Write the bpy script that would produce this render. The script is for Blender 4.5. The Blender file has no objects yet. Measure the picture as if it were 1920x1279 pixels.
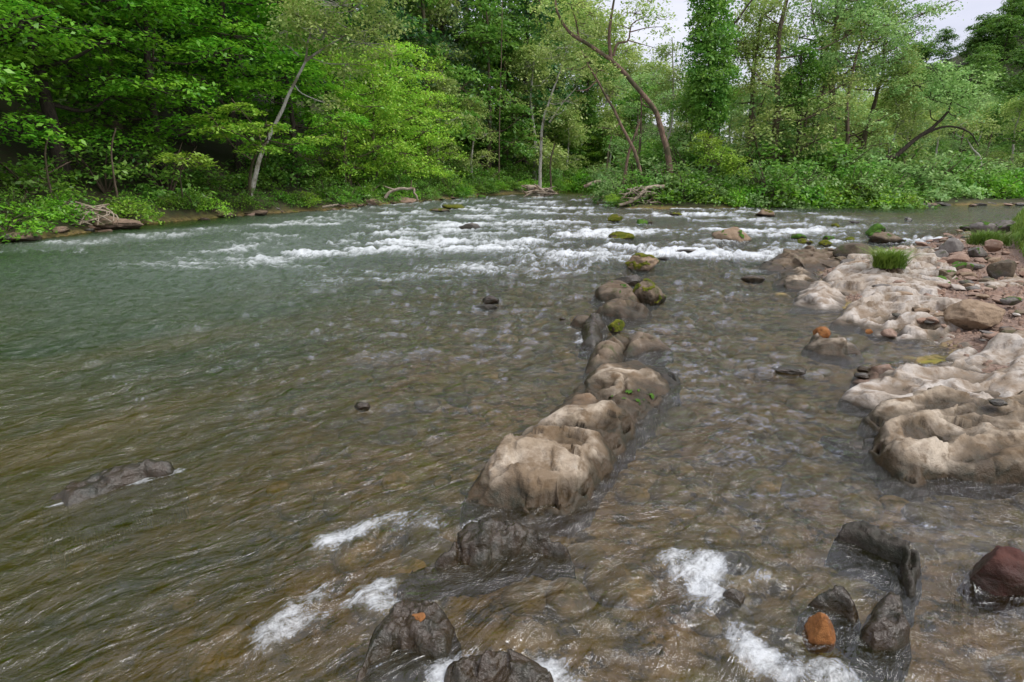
import bpy, math, random
import numpy as np
from mathutils import Vector
random.seed(7)
# ------------------------------------------------------------------ camera, sky, sun, exposure
SC = bpy.context.scene
FPX = 1067.0; HZ = 335.0; CH = 1.7
PITCH = math.atan((639.5 - HZ) / FPX)
cam = bpy.data.objects.new("camera", bpy.data.cameras.new("camera"))
SC.collection.objects.link(cam); SC.camera = cam
cam.data.sensor_width = 36; cam.data.lens = 36 * FPX / 1920
cam.data.clip_start = 0.05; cam.data.clip_end = 3000
cam.location = (0, 0, CH); cam.rotation_euler = (math.pi/2 - PITCH, 0, 0)

SUN_EL, SUN_AZ = 58, 120          # high, behind and to the right of the camera
W = bpy.data.worlds.new("World"); SC.world = W; W.use_nodes = True
nt = W.node_tree; nt.nodes.clear()
def wn(t): return nt.nodes.new(t)
out = wn('ShaderNodeOutputWorld'); bg = wn('ShaderNodeBackground'); bg.inputs['Strength'].default_value = 0.1
sky = wn('ShaderNodeTexSky'); sky.sky_type = 'NISHITA'; sky.sun_disc = False
sky.sun_elevation = math.radians(SUN_EL); sky.sun_rotation = math.radians(SUN_AZ)
tc = wn('ShaderNodeTexCoord'); mp = wn('ShaderNodeMapping'); mp.inputs['Scale'].default_value = (1, 1, 3.2)
nz = wn('ShaderNodeTexNoise'); nz.inputs['Scale'].default_value = 2.6; nz.inputs['Detail'].default_value = 6; nz.inputs['Roughness'].default_value = .55
cr = wn('ShaderNodeValToRGB')
cr.color_ramp.elements[0].position = .32; cr.color_ramp.elements[0].color = (.50, .505, .60, 1)
cr.color_ramp.elements[1].position = .68; cr.color_ramp.elements[1].color = (.74, .73, .80, 1)
sep = wn('ShaderNodeSeparateXYZ')
mr = wn('ShaderNodeMapRange'); mr.inputs['From Min'].default_value = 0.0; mr.inputs['From Max'].default_value = 1.0
mr.inputs['To Min'].default_value = 6.5; mr.inputs['To Max'].default_value = 10.5
vm = wn('ShaderNodeVectorMath'); vm.operation = 'SCALE'
mx = wn('ShaderNodeMix'); mx.data_type = 'RGBA'; mx.inputs['Factor'].default_value = 0.88
L = nt.links.new
L(tc.outputs['Generated'], mp.inputs['Vector']); L(mp.outputs[0], nz.inputs['Vector']); L(nz.outputs['Fac'], cr.inputs['Fac'])
L(tc.outputs['Generated'], sep.inputs[0]); L(sep.outputs['Z'], mr.inputs['Value'])
L(cr.outputs['Color'], vm.inputs[0]); L(mr.outputs[0], vm.inputs['Scale'])
L(sky.outputs[0], mx.inputs['A']); L(vm.outputs[0], mx.inputs['B']); L(mx.outputs['Result'], bg.inputs['Color']); L(bg.outputs[0], out.inputs[0])
sl = bpy.data.lights.new("sun", 'SUN'); sl.energy = 1.5; sl.angle = math.radians(28); sl.color = (1, .97, .92)
so = bpy.data.objects.new("sun", sl); SC.collection.objects.link(so)
el, az = math.radians(SUN_EL), math.radians(SUN_AZ)
sd_ = Vector((math.sin(az)*math.cos(el), math.cos(az)*math.cos(el), math.sin(el)))
so.rotation_euler = sd_.to_track_quat('Z', 'Y').to_euler()
SC.view_settings.view_transform = 'Standard'; SC.view_settings.look = 'None'
SC.view_settings.gamma = 1; SC.view_settings.exposure = 1.0
SC.render.engine = 'CYCLES'
SC.cycles.max_bounces = 6; SC.cycles.transparent_max_bounces = 6
# ------------------------------------------------------------------ geometry helpers
cp, sp_ = math.cos(PITCH), math.sin(PITCH)
def ray(px, py):
    u = (px-960)/FPX; v = (639.5-py)/FPX
    return np.array([u, cp + v*sp_, -sp_ + v*cp])
def G(px, py, z=0.0):                  # the place on the level z that shows at this picture point
    d = ray(px, py); t = (z-CH)/d[2]; return np.array([d[0]*t, d[1]*t, z])
def P(px, py, Y):                      # the place at forward distance Y
    d = ray(px, py); t = Y/d[1]; return np.array([d[0]*t, Y, CH + d[2]*t])
def G2(pts): return np.array([G(a, b)[:2] for a, b in pts])
def proj(p):
    x, y, z = p[0], p[1], p[2]-CH
    f = y*cp - z*sp_; v = y*sp_ + z*cp
    return 960 + FPX*x/f, 639.5 - FPX*v/f

def h2(ix, iy, seed):
    n = (ix.astype(np.int64)*374761393 + iy.astype(np.int64)*668265263 + seed*1442695041) & 0xffffffff
    n = ((n ^ (n >> 13)) * 1274126177) & 0xffffffff
    n = n ^ (n >> 16)
    return (n & 0xffffff) / float(0xffffff)
def vnoise(x, y, seed=0):
    x = np.asarray(x, float); y = np.asarray(y, float)
    ix = np.floor(x); iy = np.floor(y); fx = x-ix; fy = y-iy
    def g(a, b):
        an = h2(ix+a, iy+b, seed)*2*math.pi
        return np.cos(an)*(fx-a) + np.sin(an)*(fy-b)
    u = fx*fx*fx*(fx*(fx*6-15)+10); v = fy*fy*fy*(fy*(fy*6-15)+10)
    return 1.5*((g(0,0)*(1-u)+g(1,0)*u)*(1-v) + (g(0,1)*(1-u)+g(1,1)*u)*v)
def fbm(x, y, seed=0, o=4, gain=.5):
    s = 0; a = 1; t = 0
    for i in range(o):
        s = s + a*vnoise(x*2**i+i*17.3, y*2**i-i*9.1, seed+i*13); t += a; a *= gain
    return s/t
def n3(p, seed=0, o=3):                # cheap 3D noise from three 2D slices
    return (fbm(p[:,0]+p[:,2]*.37, p[:,1], seed, o) + fbm(p[:,1]+p[:,0]*.31, p[:,2], seed+5, o) + fbm(p[:,2]+p[:,1]*.29, p[:,0], seed+9, o))/1.7
def worley(x, y, seed=0):
    ix = np.floor(x); iy = np.floor(y); f1 = np.full(np.shape(x), 9.); f2 = f1.copy()
    for a in (-1, 0, 1):
        for b in (-1, 0, 1):
            cx = ix+a+.15+.7*h2(ix+a, iy+b, seed); cy = iy+b+.15+.7*h2(ix+a, iy+b, seed+77)
            d = (x-cx)**2+(y-cy)**2
            f2 = np.where(d < f1, f1, np.minimum(f2, d)); f1 = np.minimum(f1, d)
    return f1, f2
def cell_of(x, y, seed):
    ix = np.floor(x); iy = np.floor(y); f1 = np.full(np.shape(x), 9.); bx_ = f1*0; by_ = f1*0
    for a in (-1, 0, 1):
        for b in (-1, 0, 1):
            cx = ix+a+.1+.8*h2(ix+a, iy+b, seed); cy = iy+b+.1+.8*h2(ix+a, iy+b, seed+77)
            d = (x-cx)**2+(y-cy)**2; k = d < f1
            bx_ = np.where(k, cx, bx_); by_ = np.where(k, cy, by_); f1 = np.minimum(f1, d)
    return bx_, by_
def sstep(a, b, x):
    t = np.clip((x-a)/(b-a), 0, 1); return t*t*(3-2*t)
def sdist(x, y, poly):                 # signed distance, positive inside
    shp = np.shape(x); x = np.ravel(x); y = np.ravel(y)
    d = np.full(x.shape, 1e18); ins = np.zeros(x.shape, bool); n = len(poly)
    for i in range(n):
        ax, ay = poly[i]; bx, by = poly[(i+1) % n]; ex, ey = bx-ax, by-ay
        t = np.clip(((x-ax)*ex+(y-ay)*ey)/(ex*ex+ey*ey+1e-12), 0, 1)
        d = np.minimum(d, (x-ax-t*ex)**2+(y-ay-t*ey)**2)
        if ay != by:
            c = ((ay > y) != (by > y)) & (x < (bx-ax)*(y-ay)/(by-ay)+ax); ins ^= c
    return (np.sqrt(d)*np.where(ins, 1, -1)).reshape(shp)

def mesh_np(name, v, q, mat=None, smooth=True):
    v = np.asarray(v, np.float32).reshape(-1, 3); q = np.asarray(q, np.int32); k = q.shape[1]
    me = bpy.data.meshes.new(name)
    me.vertices.add(len(v)); me.vertices.foreach_set('co', v.ravel())
    me.loops.add(q.size); me.loops.foreach_set('vertex_index', q.ravel())
    me.polygons.add(len(q)); me.polygons.foreach_set('loop_start', np.arange(0, q.size, k, dtype=np.int32))
    me.update(calc_edges=True)
    if smooth: me.polygons.foreach_set('use_smooth', np.ones(len(q), bool))
    if mat: me.materials.append(mat)
    me.validate(); return me
def link(name, me, parent=None, loc=None):
    o = bpy.data.objects.new(name, me); SC.collection.objects.link(o)
    if parent: o.parent = parent
    if loc is not None: o.location = loc
    return o
def tag(o, label=None, cat=None, group=None, kind=None):
    if label: o['label'] = label
    if cat: o['category'] = cat
    if group: o['group'] = group
    if kind: o['kind'] = kind
    return o
def empty(name, loc, label, cat, group=None):
    o = bpy.data.objects.new(name, None); SC.collection.objects.link(o)
    o.location = [float(c) for c in loc]; o.empty_display_size = .1
    return tag(o, label, cat, group)
def dup(root, loc, rz=0, sc=1, label=None, group=None):
    r = root.copy(); SC.collection.objects.link(r); r.location = [float(c) for c in loc]
    r.rotation_euler = (0, 0, rz); r.scale = (sc, sc, sc) if not hasattr(sc, '__len__') else sc
    if label: r['label'] = label
    if group: r['group'] = group
    for ch in list(root.children):
        c = ch.copy(); SC.collection.objects.link(c); c.parent = r
    return r
def attr(me, name, typ, arr):
    a = me.attributes.new(name, typ, 'POINT')
    a.data.foreach_set({'FLOAT': 'value', 'FLOAT_VECTOR': 'vector', 'FLOAT_COLOR': 'color'}[typ], np.asarray(arr, np.float32).ravel())
class Geo:
    def __init__(s): s.v = []; s.q = []; s.n = 0
    def add(s, v, q): s.v.append(v); s.q.append(np.asarray(q)+s.n); s.n += len(v)
    def tube(s, pts, rad, k=6, cap=True):
        pts = np.asarray(pts, float); n = len(pts)
        t = np.gradient(pts, axis=0); t /= np.linalg.norm(t, axis=1)[:, None]+1e-9
        ref = np.array([.31, .87, .38]) if abs(t[0][2]) > .5 else np.array([0, 0, 1.])
        a = np.cross(t, ref); a /= np.linalg.norm(a, axis=1)[:, None]+1e-9; b = np.cross(t, a)
        an = np.linspace(0, 2*math.pi, k, endpoint=False)
        r = np.asarray(rad, float)[:, None, None]
        v = pts[:, None, :] + r*(np.cos(an)[None, :, None]*a[:, None, :] + np.sin(an)[None, :, None]*b[:, None, :])
        i = np.arange(n-1)[:, None]*k; j = np.arange(k)[None]; j2 = (j+1) % k
        q = np.stack([i+j, i+j2, i+k+j2, i+k+j], -1).reshape(-1, 4)
        s.add(v.reshape(-1, 3), q)
    def mesh(s, name, mat, smooth=True): return mesh_np(name, np.concatenate(s.v), np.concatenate(s.q), mat, smooth)
def curve(ctrl, n):                     # Catmull-Rom through the points
    c = np.asarray(ctrl, float); c = np.vstack([2*c[0]-c[1], c, 2*c[-1]-c[-2]]); o = []
    m = len(c)-3
    for t in np.linspace(0, m-1e-6, n):
        i = int(t); f = t-i; p0, p1, p2, p3 = c[i:i+4]
        o.append(.5*((2*p1)+(-p0+p2)*f+(2*p0-5*p1+4*p2-p3)*f*f+(-p0+3*p1-3*p2+p3)*f**3))
    return np.array(o)
# ------------------------------------------------------------------ materials
class NM:
    def __init__(s, name):
        s.m = bpy.data.materials.new(name); s.m.use_nodes = True; s.t = s.m.node_tree; s.t.nodes.clear()
        s.out = s.n('ShaderNodeOutputMaterial')
    def n(s, t, **k):
        x = s.t.nodes.new(t)
        for a, b in k.items(): setattr(x, a, b)
        return x
    def l(s, a, b): s.t.links.new(a, b)
    def val(s, inp, v):
        if isinstance(v, bpy.types.NodeSocket): s.l(v, inp)
        elif v is not None:
            if hasattr(v, '__len__') and len(v) == 3 and inp.type == 'RGBA': v = (*v, 1)
            inp.default_value = v
    def noise(s, vec, scale, detail=4, rough=.55, dist=0):
        x = s.n('ShaderNodeTexNoise'); x.inputs['Scale'].default_value = scale; x.inputs['Detail'].default_value = detail
        x.inputs['Roughness'].default_value = rough; x.inputs['Distortion'].default_value = dist
        if vec is not None: s.l(vec, x.inputs['Vector'])
        return x.outputs['Fac']
    def ramp(s, f, a, b, lo=0, hi=1):
        x = s.n('ShaderNodeMapRange'); x.clamp = True
        s.val(x.inputs['Value'], f); s.val(x.inputs['From Min'], a); s.val(x.inputs['From Max'], b)
        s.val(x.inputs['To Min'], lo); s.val(x.inputs['To Max'], hi); return x.outputs[0]
    def math(s, op, a, b=None):
        x = s.n('ShaderNodeMath', operation=op); s.val(x.inputs[0], a); s.val(x.inputs[1], b); return x.outputs[0]
    def mix(s, f, a, b):
        x = s.n('ShaderNodeMix', data_type='RGBA'); s.val(x.inputs['Factor'], f); s.val(x.inputs['A'], a); s.val(x.inputs['B'], b)
        return x.outputs['Result']
    def mixs(s, f, a, b):
        x = s.n('ShaderNodeMixShader'); s.val(x.inputs[0], f); s.l(a, x.inputs[1]); s.l(b, x.inputs[2]); return x.outputs[0]
    def bump(s, h, strength, dist, normal=None):
        x = s.n('ShaderNodeBump'); x.inputs['Strength'].default_value = strength; x.inputs['Distance'].default_value = dist
        s.l(h, x.inputs['Height'])
        if normal is not None: s.l(normal, x.inputs['Normal'])
        return x.outputs[0]
    def pos(s): return s.n('ShaderNodeNewGeometry').outputs['Position']
    def princ(s, col, rough, normal=None, spec=.4):
        x = s.n('ShaderNodeBsdfPrincipled'); s.val(x.inputs['Base Color'], col); s.val(x.inputs['Roughness'], rough)
        x.inputs['Specular IOR Level'].default_value = spec
        if normal is not None: s.l(normal, x.inputs['Normal'])
        return x.outputs[0]
    def end(s, sh): s.l(sh, s.out.inputs[0]); return s.m

def m_rock(name, c1, c2, c3, wetz=.085, wet=.30, fine=1.0, algae=0.0, bumpd=.03, wr=.42, ws=.3):
    m = NM(name); p = m.pos()
    n1 = m.noise(p, 2.2*fine, 5, .6, .6); n2 = m.noise(p, 9*fine, 6, .65); n3_ = m.noise(p, 42*fine, 4, .7)
    col = m.mix(m.ramp(n1, .38, .62), c1, c2)
    col = m.mix(m.ramp(n2, .52, .72), col, c3)
    col = m.mix(m.ramp(n3_, .35, .75, 0, .45), col, tuple(c*.55 for c in c1))
    col = m.mix(m.ramp(m.noise(p, 15*fine, 6, .7), .60, .70, 0, .6), col, (.38, .35, .30))
    if algae:
        col = m.mix(m.ramp(m.noise(p, 5*fine, 4), .60-algae*.25, .72), col, (.05, .065, .015))
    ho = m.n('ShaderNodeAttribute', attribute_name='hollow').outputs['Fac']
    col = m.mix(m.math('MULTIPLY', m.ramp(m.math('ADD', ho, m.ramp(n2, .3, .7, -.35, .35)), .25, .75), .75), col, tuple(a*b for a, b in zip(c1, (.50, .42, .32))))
    sx = m.n('ShaderNodeSeparateXYZ'); m.l(p, sx.inputs[0])
    zz = m.math('ADD', sx.outputs['Z'], m.ramp(n1, .3, .7, -.08, .06))
    zz = m.math('ADD', zz, m.ramp(n2, .3, .7, -.03, .03))
    w = m.ramp(zz, wetz-.035, wetz+.045, 1, 0)
    wc = tuple(c*wet*k_ for c, k_ in zip(c1, (.85, .75, .6)))
    wc = m.mix(m.ramp(n2, .4, .7), wc, (.02, .022, .012))
    col = m.mix(w, col, wc)
    h = m.math('ADD', m.math('MULTIPLY', n2, 1.0), m.math('MULTIPLY', n3_, .35))
    return m.end(m.princ(col, m.ramp(w, 0, 1, .85, wr), m.bump(h, .8, bumpd), ws))
R_PALE = m_rock('pale_limestone', (.24, .18, .115), (.47, .40, .31), (.09, .065, .04))
R_WHITE = m_rock('white_limestone', (.36, .30, .235), (.50, .46, .41), (.17, .125, .085), wetz=.02)
R_BROWN = m_rock('brown_rock', (.15, .11, .07), (.20, .155, .11), (.065, .05, .03), algae=.3, wetz=.085, wet=.40)
R_DARK = m_rock('dark_wet_rock', (.070, .050, .028), (.120, .088, .052), (.026, .021, .013), wetz=.16, wet=.6, algae=.2, wr=.2, ws=.6)
R_GREY = m_rock('grey_rock', (.14, .125, .11), (.22, .20, .18), (.075, .062, .05), algae=.15, wetz=.10)
R_RED = m_rock('red_rock', (.075, .026, .018), (.105, .048, .032), (.04, .018, .014), wetz=.04, wet=.6)
R_ORANGE = m_rock('orange_rock', (.24, .085, .02), (.33, .15, .05), (.09, .04, .015), wetz=-.1, fine=2)
R_TAN = m_rock('tan_rock', (.25, .175, .11), (.31, .23, .155), (.16, .105, .06), wetz=.03)
R_PINK = m_rock('pinkish_rock', (.26, .165, .115), (.33, .235, .18), (.13, .085, .06), wetz=.02)
R_BANK = m_rock('bank_rock', (.19, .13, .09), (.30, .21, .15), (.08, .06, .04), algae=.35, bumpd=.05, fine=.6)
def m_plain(name, c1, c2, scale, rough=.9, bd=.02):
    m = NM(name); p = m.pos(); n = m.noise(p, scale, 6, .65)
    return m.end(m.princ(m.mix(m.ramp(n, .35, .65), c1, c2), rough, m.bump(n, .8, bd), .2))
MOSS = m_plain('moss', (.05, .075, .008), (.14, .13, .015), 14, 1, .03)
MOSSG = m_plain('green_moss', (.035, .085, .01), (.075, .15, .02), 14, 1, .03)
def m_bark(name, c1, c2, c3=None):
    m = NM(name); p = m.pos(); mpn = m.n('ShaderNodeMapping'); mpn.inputs['Scale'].default_value = (1, 1, .25); m.l(p, mpn.inputs[0])
    n = m.noise(mpn.outputs[0], 14, 5, .7); c = m.mix(m.ramp(n, .38, .6), c1, c2)
    if c3: c = m.mix(m.ramp(m.noise(p, 1.3, 3), .5, .6), c, c3)
    return m.end(m.princ(c, .9, m.bump(n, .8, .03), .2))
BARK = m_bark('brown_bark', (.07, .05, .035), (.15, .115, .08), (.10, .085, .05))
BARK_PALE = m_bark('pale_bark', (.30, .28, .23), (.46, .44, .39), (.20, .18, .13))
BARK_DARK = m_bark('dark_bark', (.03, .025, .02), (.07, .055, .04))
BARK_RED = m_bark('reddish_bark', (.10, .065, .045), (.22, .15, .11), (.08, .07, .04))
WOOD = m_bark('bleached_wood', (.24, .19, .14), (.38, .32, .25), (.13, .09, .06))
def m_leaf(name, c1, c2, tr=.4):
    m = NM(name); g = m.n('ShaderNodeNewGeometry'); oi = m.n('ShaderNodeObjectInfo')
    col = m.mix(g.outputs['Random Per Island'], c1, c2)
    hs = m.n('ShaderNodeHueSaturation'); m.l(col, hs.inputs['Color'])
    m.l(m.ramp(oi.outputs['Random'], 0, 1, .78, 1.25), hs.inputs['Value']); m.l(m.ramp(m.noise(g.outputs['Position'], .55, 2), .3, .7, .485, .515), hs.inputs['Hue'])
    a = m.n('ShaderNodeBsdfDiffuse'); m.l(hs.outputs[0], a.inputs[0])
    b = m.n('ShaderNodeBsdfTranslucent'); m.l(hs.outputs[0], b.inputs[0])
    c = m.n('ShaderNodeBsdfGlossy'); c.inputs['Roughness'].default_value = .45; c.inputs[0].default_value = (1, 1, 1, 1)
    return m.end(m.mixs(.025, m.mixs(tr, a.outputs[0], b.outputs[0]), c.outputs[0]))
LF_MAPLE = m_leaf('maple_leaves', (0.075, 0.248, 0.013), (0.203, 0.451, 0.029))
LF_BRIGHT = m_leaf('bright_leaves', (0.169, 0.408, 0.023), (0.389, 0.580, 0.065))
LF_YELLOW = m_leaf('yellow_green_leaves', (.20, .36, .02), (.36, .52, .06))
LF_OLIVE = m_leaf('olive_pale_leaves', (0.221, 0.364, 0.065), (0.468, 0.550, 0.169))
LF_SAGE = m_leaf('sage_leaves', (0.156, 0.312, 0.078), (0.364, 0.546, 0.182))
LF_MID = m_leaf('mid_leaves', (0.075, 0.212, 0.026), (0.203, 0.379, 0.052))
LF_DARK = m_leaf('dark_leaves', (0.031, 0.111, 0.025), (0.085, 0.221, 0.051))
LF_CONIF = m_leaf('grey_green_leaves', (0.051, 0.102, 0.051), (0.136, 0.204, 0.102))
LF_HILL = m_leaf('hill_leaves', (0.058, 0.151, 0.020), (0.143, 0.269, 0.040))
LF_GRASS = m_leaf('grass_blades', (.09, .19, .02), (.22, .33, .06), .3)
LF_BUSH = m_leaf('bush_leaves', (0.068, 0.189, 0.016), (0.203, 0.379, 0.039))
def m_ground():
    m = NM('ground_soil'); p = m.pos()
    at = m.n('ShaderNodeAttribute', attribute_name='zone')
    n1 = m.noise(p, 1.3, 6, .65); n2 = m.noise(p, 7, 6, .7); n4 = m.noise(p, 30, 3, .7)
    bed = m.mix(m.ramp(n1, .40, .60), (.22, .135, .04), (.12, .105, .02))
    bed = m.mix(m.ramp(n2, .5, .68), bed, (.30, .22, .10)); bed = m.mix(m.ramp(n2, .50, .40), bed, (.04, .034, .012))
    bed = m.mix(m.ramp(m.noise(p, 2.4, 4), .56, .66), bed, (.20, .18, .02))
    soil = m.mix(m.ramp(n2, .35, .65), (.05, .035, .02), (.035, .055, .015))
    gr = m.mix(m.ramp(n2, .35, .65), (.19, .115, .085), (.27, .20, .155)); gr = m.mix(m.ramp(n4, .45, .6), gr, (.11, .075, .055))
    sx = m.n('ShaderNodeSeparateColor'); m.l(at.outputs['Color'], sx.inputs[0])
    col = m.mix(sx.outputs[0], bed, soil); col = m.mix(sx.outputs[1], col, gr)
    h = m.math('ADD', n2, m.math('MULTIPLY', n4, .4))
    return m.end(m.princ(col, .85, m.bump(h, .9, .03), .3))
GROUND = m_ground()
def m_water():
    m = NM('river_water')
    fl = m.n('ShaderNodeAttribute', attribute_name='flow').outputs['Vector']
    w = m.n('ShaderNodeAttribute', attribute_name='props'); sx = m.n('ShaderNodeSeparateColor'); m.l(w.outputs['Color'], sx.inputs[0])
    murk, foam, rough = sx.outputs[0], sx.outputs[1], sx.outputs[2]
    p = m.pos()
    def mapped(v, s):
        x = m.n('ShaderNodeMapping'); x.inputs['Scale'].default_value = s; m.l(v, x.inputs[0]); return x.outputs[0]
    a = m.noise(mapped(fl, (2.6, 8, 1)), 1, 4, .5, .9)
    b = m.noise(mapped(fl, (9, 24, 1)), 1, 3, .6, .5)
    c = m.noise(mapped(p, (7, 12, 7)), 1, 5, .7, .8)
    h = m.math('ADD', m.math('MULTIPLY', a, 1.0), m.math('MULTIPLY', b, .16))
    h = m.math('ADD', h, m.math('MULTIPLY', m.math('MULTIPLY', c, rough), 3.2))
    nrm = m.bump(h, 1.0, .048)
    murkc = m.mix(m.ramp(m.noise(mapped(fl, (.35, 1.0, 1)), 1, 4, .6), .35, .65), (.020, .034, .005), (.082, .060, .007))
    far = m.n('ShaderNodeAttribute', attribute_name='tone').outputs['Fac']
    murkc = m.mix(far, murkc, (.020, .050, .010))
    murkc = m.mix(m.math('MULTIPLY', m.ramp(rough, .2, 1), m.ramp(a, .35, .65, .25, .9)), murkc, (.19, .215, .20))
    df = m.n('ShaderNodeBsdfDiffuse'); m.l(murkc, df.inputs[0])
    tr = m.n('ShaderNodeBsdfTransparent'); m.l(m.mix(murk, (.90, .84, .62), (.58, .44, .14)), tr.inputs[0])
    body = m.mixs(murk, tr.outputs[0], df.outputs[0])
    gl = m.n('ShaderNodeBsdfGlossy'); gl.inputs['Roughness'].default_value = .06; m.l(nrm, gl.inputs['Normal'])
    gl.inputs[0].default_value = (.96, .97, 1, 1)
    fr = m.n('ShaderNodeFresnel'); fr.inputs[0].default_value = 1.64; m.l(nrm, fr.inputs['Normal'])
    sh = m.mixs(fr.outputs[0], body, gl.outputs[0])
    # foam: bubbles break the edge of the patch, streaks follow the flow
    f1 = m.noise(mapped(fl, (4, 20, 1)), 1, 6, .75, .8); f2 = m.noise(p, 34, 5, .8)
    fn = m.math('ADD', m.math('MULTIPLY', f1, .52), m.math('MULTIPLY', f2, .48))
    thr = m.ramp(foam, 0, 1, .76, .27)
    ff = m.math('SUBTRACT', fn, thr); ff = m.ramp(ff, 0, .22, 0, .84)
    fd = m.princ((.74, .77, .78), .6, m.bump(m.noise(p, 55, 4, .8), 1, .02), .3)
    sh = m.mixs(ff, sh, fd)
    return m.end(sh)
WATER = m_water()
# ------------------------------------------------------------------ land shapes and the ground sheet
left_shore = [(-700, 640), (-300, 505), (0, 455), (130, 440), (300, 417), (500, 401), (620, 393), (700, 385), (790, 378), (900, 367), (1000, 362), (1070, 358), (1130, 357)]
LS = G2(left_shore)
LEFT = np.vstack([LS, [[30, 110], [30, 700], [-700, 700], [-700, -5], [-30, -5]]])
isl = [(1128, 358), (1122, 364), (1135, 374), (1150, 384), (1175, 391), (1240, 391), (1350, 390), (1500, 388), (1620, 387), (1700, 385), (1760, 384), (1850, 385), (1930, 384), (2300, 392), (2800, 398)]
IS = G2(isl)
ISL = np.vstack([IS, [[700, 60], [700, 700], [18, 700]]])
shelf = [(2300, 905), (1990, 800), (1900, 745), (1800, 700), (1750, 640), (1640, 600), (1560, 560), (1520, 520), (1530, 490), (1600, 474), (1690, 466), (1740, 455), (1790, 440), (1840, 424), (1900, 417), (1990, 411), (2300, 405)]
SH = G2(shelf)
SHELF = np.vstack([SH, [[40, 12], [40, 1]]])
bankpx = [(2300, 600), (1960, 545), (1905, 500), (1888, 470), (1884, 448), (1890, 425), (1925, 417), (2000, 414), (2300, 410)]
BANK = G2(bankpx)
def zones(x, y):
    return sdist(x, y, LEFT), sdist(x, y, ISL), sdist(x, y, SHELF), sdist(x, y, BANK)
def bed_depth(x, y):
    # shallow near the rocks and to the right, deep green pool to the left
    d = .16 + .55*sstep(-.3, -5, x + .22*(y-3)) + .12*sstep(8, 20, y)
    d = d + .10*fbm(x*.9, y*.9, 3, 4) + .05*fbm(x*3, y*3, 4, 3)
    d = d*(1-.45*sstep(1.0, 3.2, x)*sstep(8, 3, y))
    return np.maximum(d, .05)
def Z(x, y, zz=None):
    x = np.asarray(x, float); y = np.asarray(y, float)
    a, b, c, e = zz if zz is not None else zones(x, y)
    z = -bed_depth(x, y)*sstep(.3, -1.5, np.maximum(np.maximum(a, b), c))
    n = fbm(x*.35, y*.35, 21, 4)
    za = np.where(a > 0, .45*sstep(0, .9, a) + .35*sstep(.6, 3, a) + .42*np.maximum(a-3, 0) + n*.5*sstep(0, 3, a), -9)
    za = np.where(a > 0, np.minimum(za, 26+n*3), za)
    zb = np.where(b > 0, .35*sstep(0, 1.5, b) + .5*sstep(2, 8, b) + n*.3*sstep(0, 2, b), -9)
    hill = 53*np.exp(-(((x-190)/85)**2+((y-190)/95)**2)) + 40*np.exp(-(((x-60)/120)**2+((y-420)/90)**2))
    zb = np.where(b > 0, zb+hill*sstep(5, 60, b), zb)
    zc = np.where(c > 0, .07*sstep(0, .5, c) + .05*sstep(.3, 2.5, c) + .05*fbm(x*1.2, y*1.2, 8, 4)*sstep(0, 1, c), -9)
    ze = np.where(e > 0, .14 + .62*sstep(0, .55, e) + .5*sstep(.6, 5, e) + .06*n, -9)
    return np.maximum(np.maximum(np.maximum(z, za), zb), np.maximum(zc, ze))
def gz(x, y): return float(Z(np.array([x]), np.array([y]))[0])
def fan(d, u):
    D, U = np.meshgrid(d, u, indexing='ij'); X = U*(D+.9)
    nr, nc = D.shape; i = np.arange(nr-1)[:, None]*nc; j = np.arange(nc-1)[None]
    q = np.stack([i+j, i+j+1, i+nc+j+1, i+nc+j], -1).reshape(-1, 4)
    return X, D, q
d = np.concatenate([[-30, -8, -2, -.5], np.geomspace(.3, 900, 330)])
X, Y, q = fan(np.abs(d)*0+d, np.linspace(-1.7, 1.7, 330))
X = np.where(Y < .3, np.linspace(-40, 40, 330)[None, :], X)
zz = zones(X, Y); GZ = Z(X, Y, zz)
me = mesh_np('ground', np.stack([X, Y, GZ], -1), q, GROUND)
at = me.color_attributes.new('zone', 'FLOAT_COLOR', 'POINT')
col = np.zeros((X.size, 4), np.float32); col[:, 3] = 1
col[:, 0] = sstep(-.1, .4, np.maximum(zz[0], zz[1])).ravel()
col[:, 0] = np.maximum(col[:, 0], sstep(.3, .6, zz[3]).ravel()); col[:, 1] = (sstep(-.1, .3, zz[2])*(1-sstep(.3, .6, zz[3]))).ravel()
at.data.foreach_set('color', col.ravel())
tag(link('ground', me), kind='structure')
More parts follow.
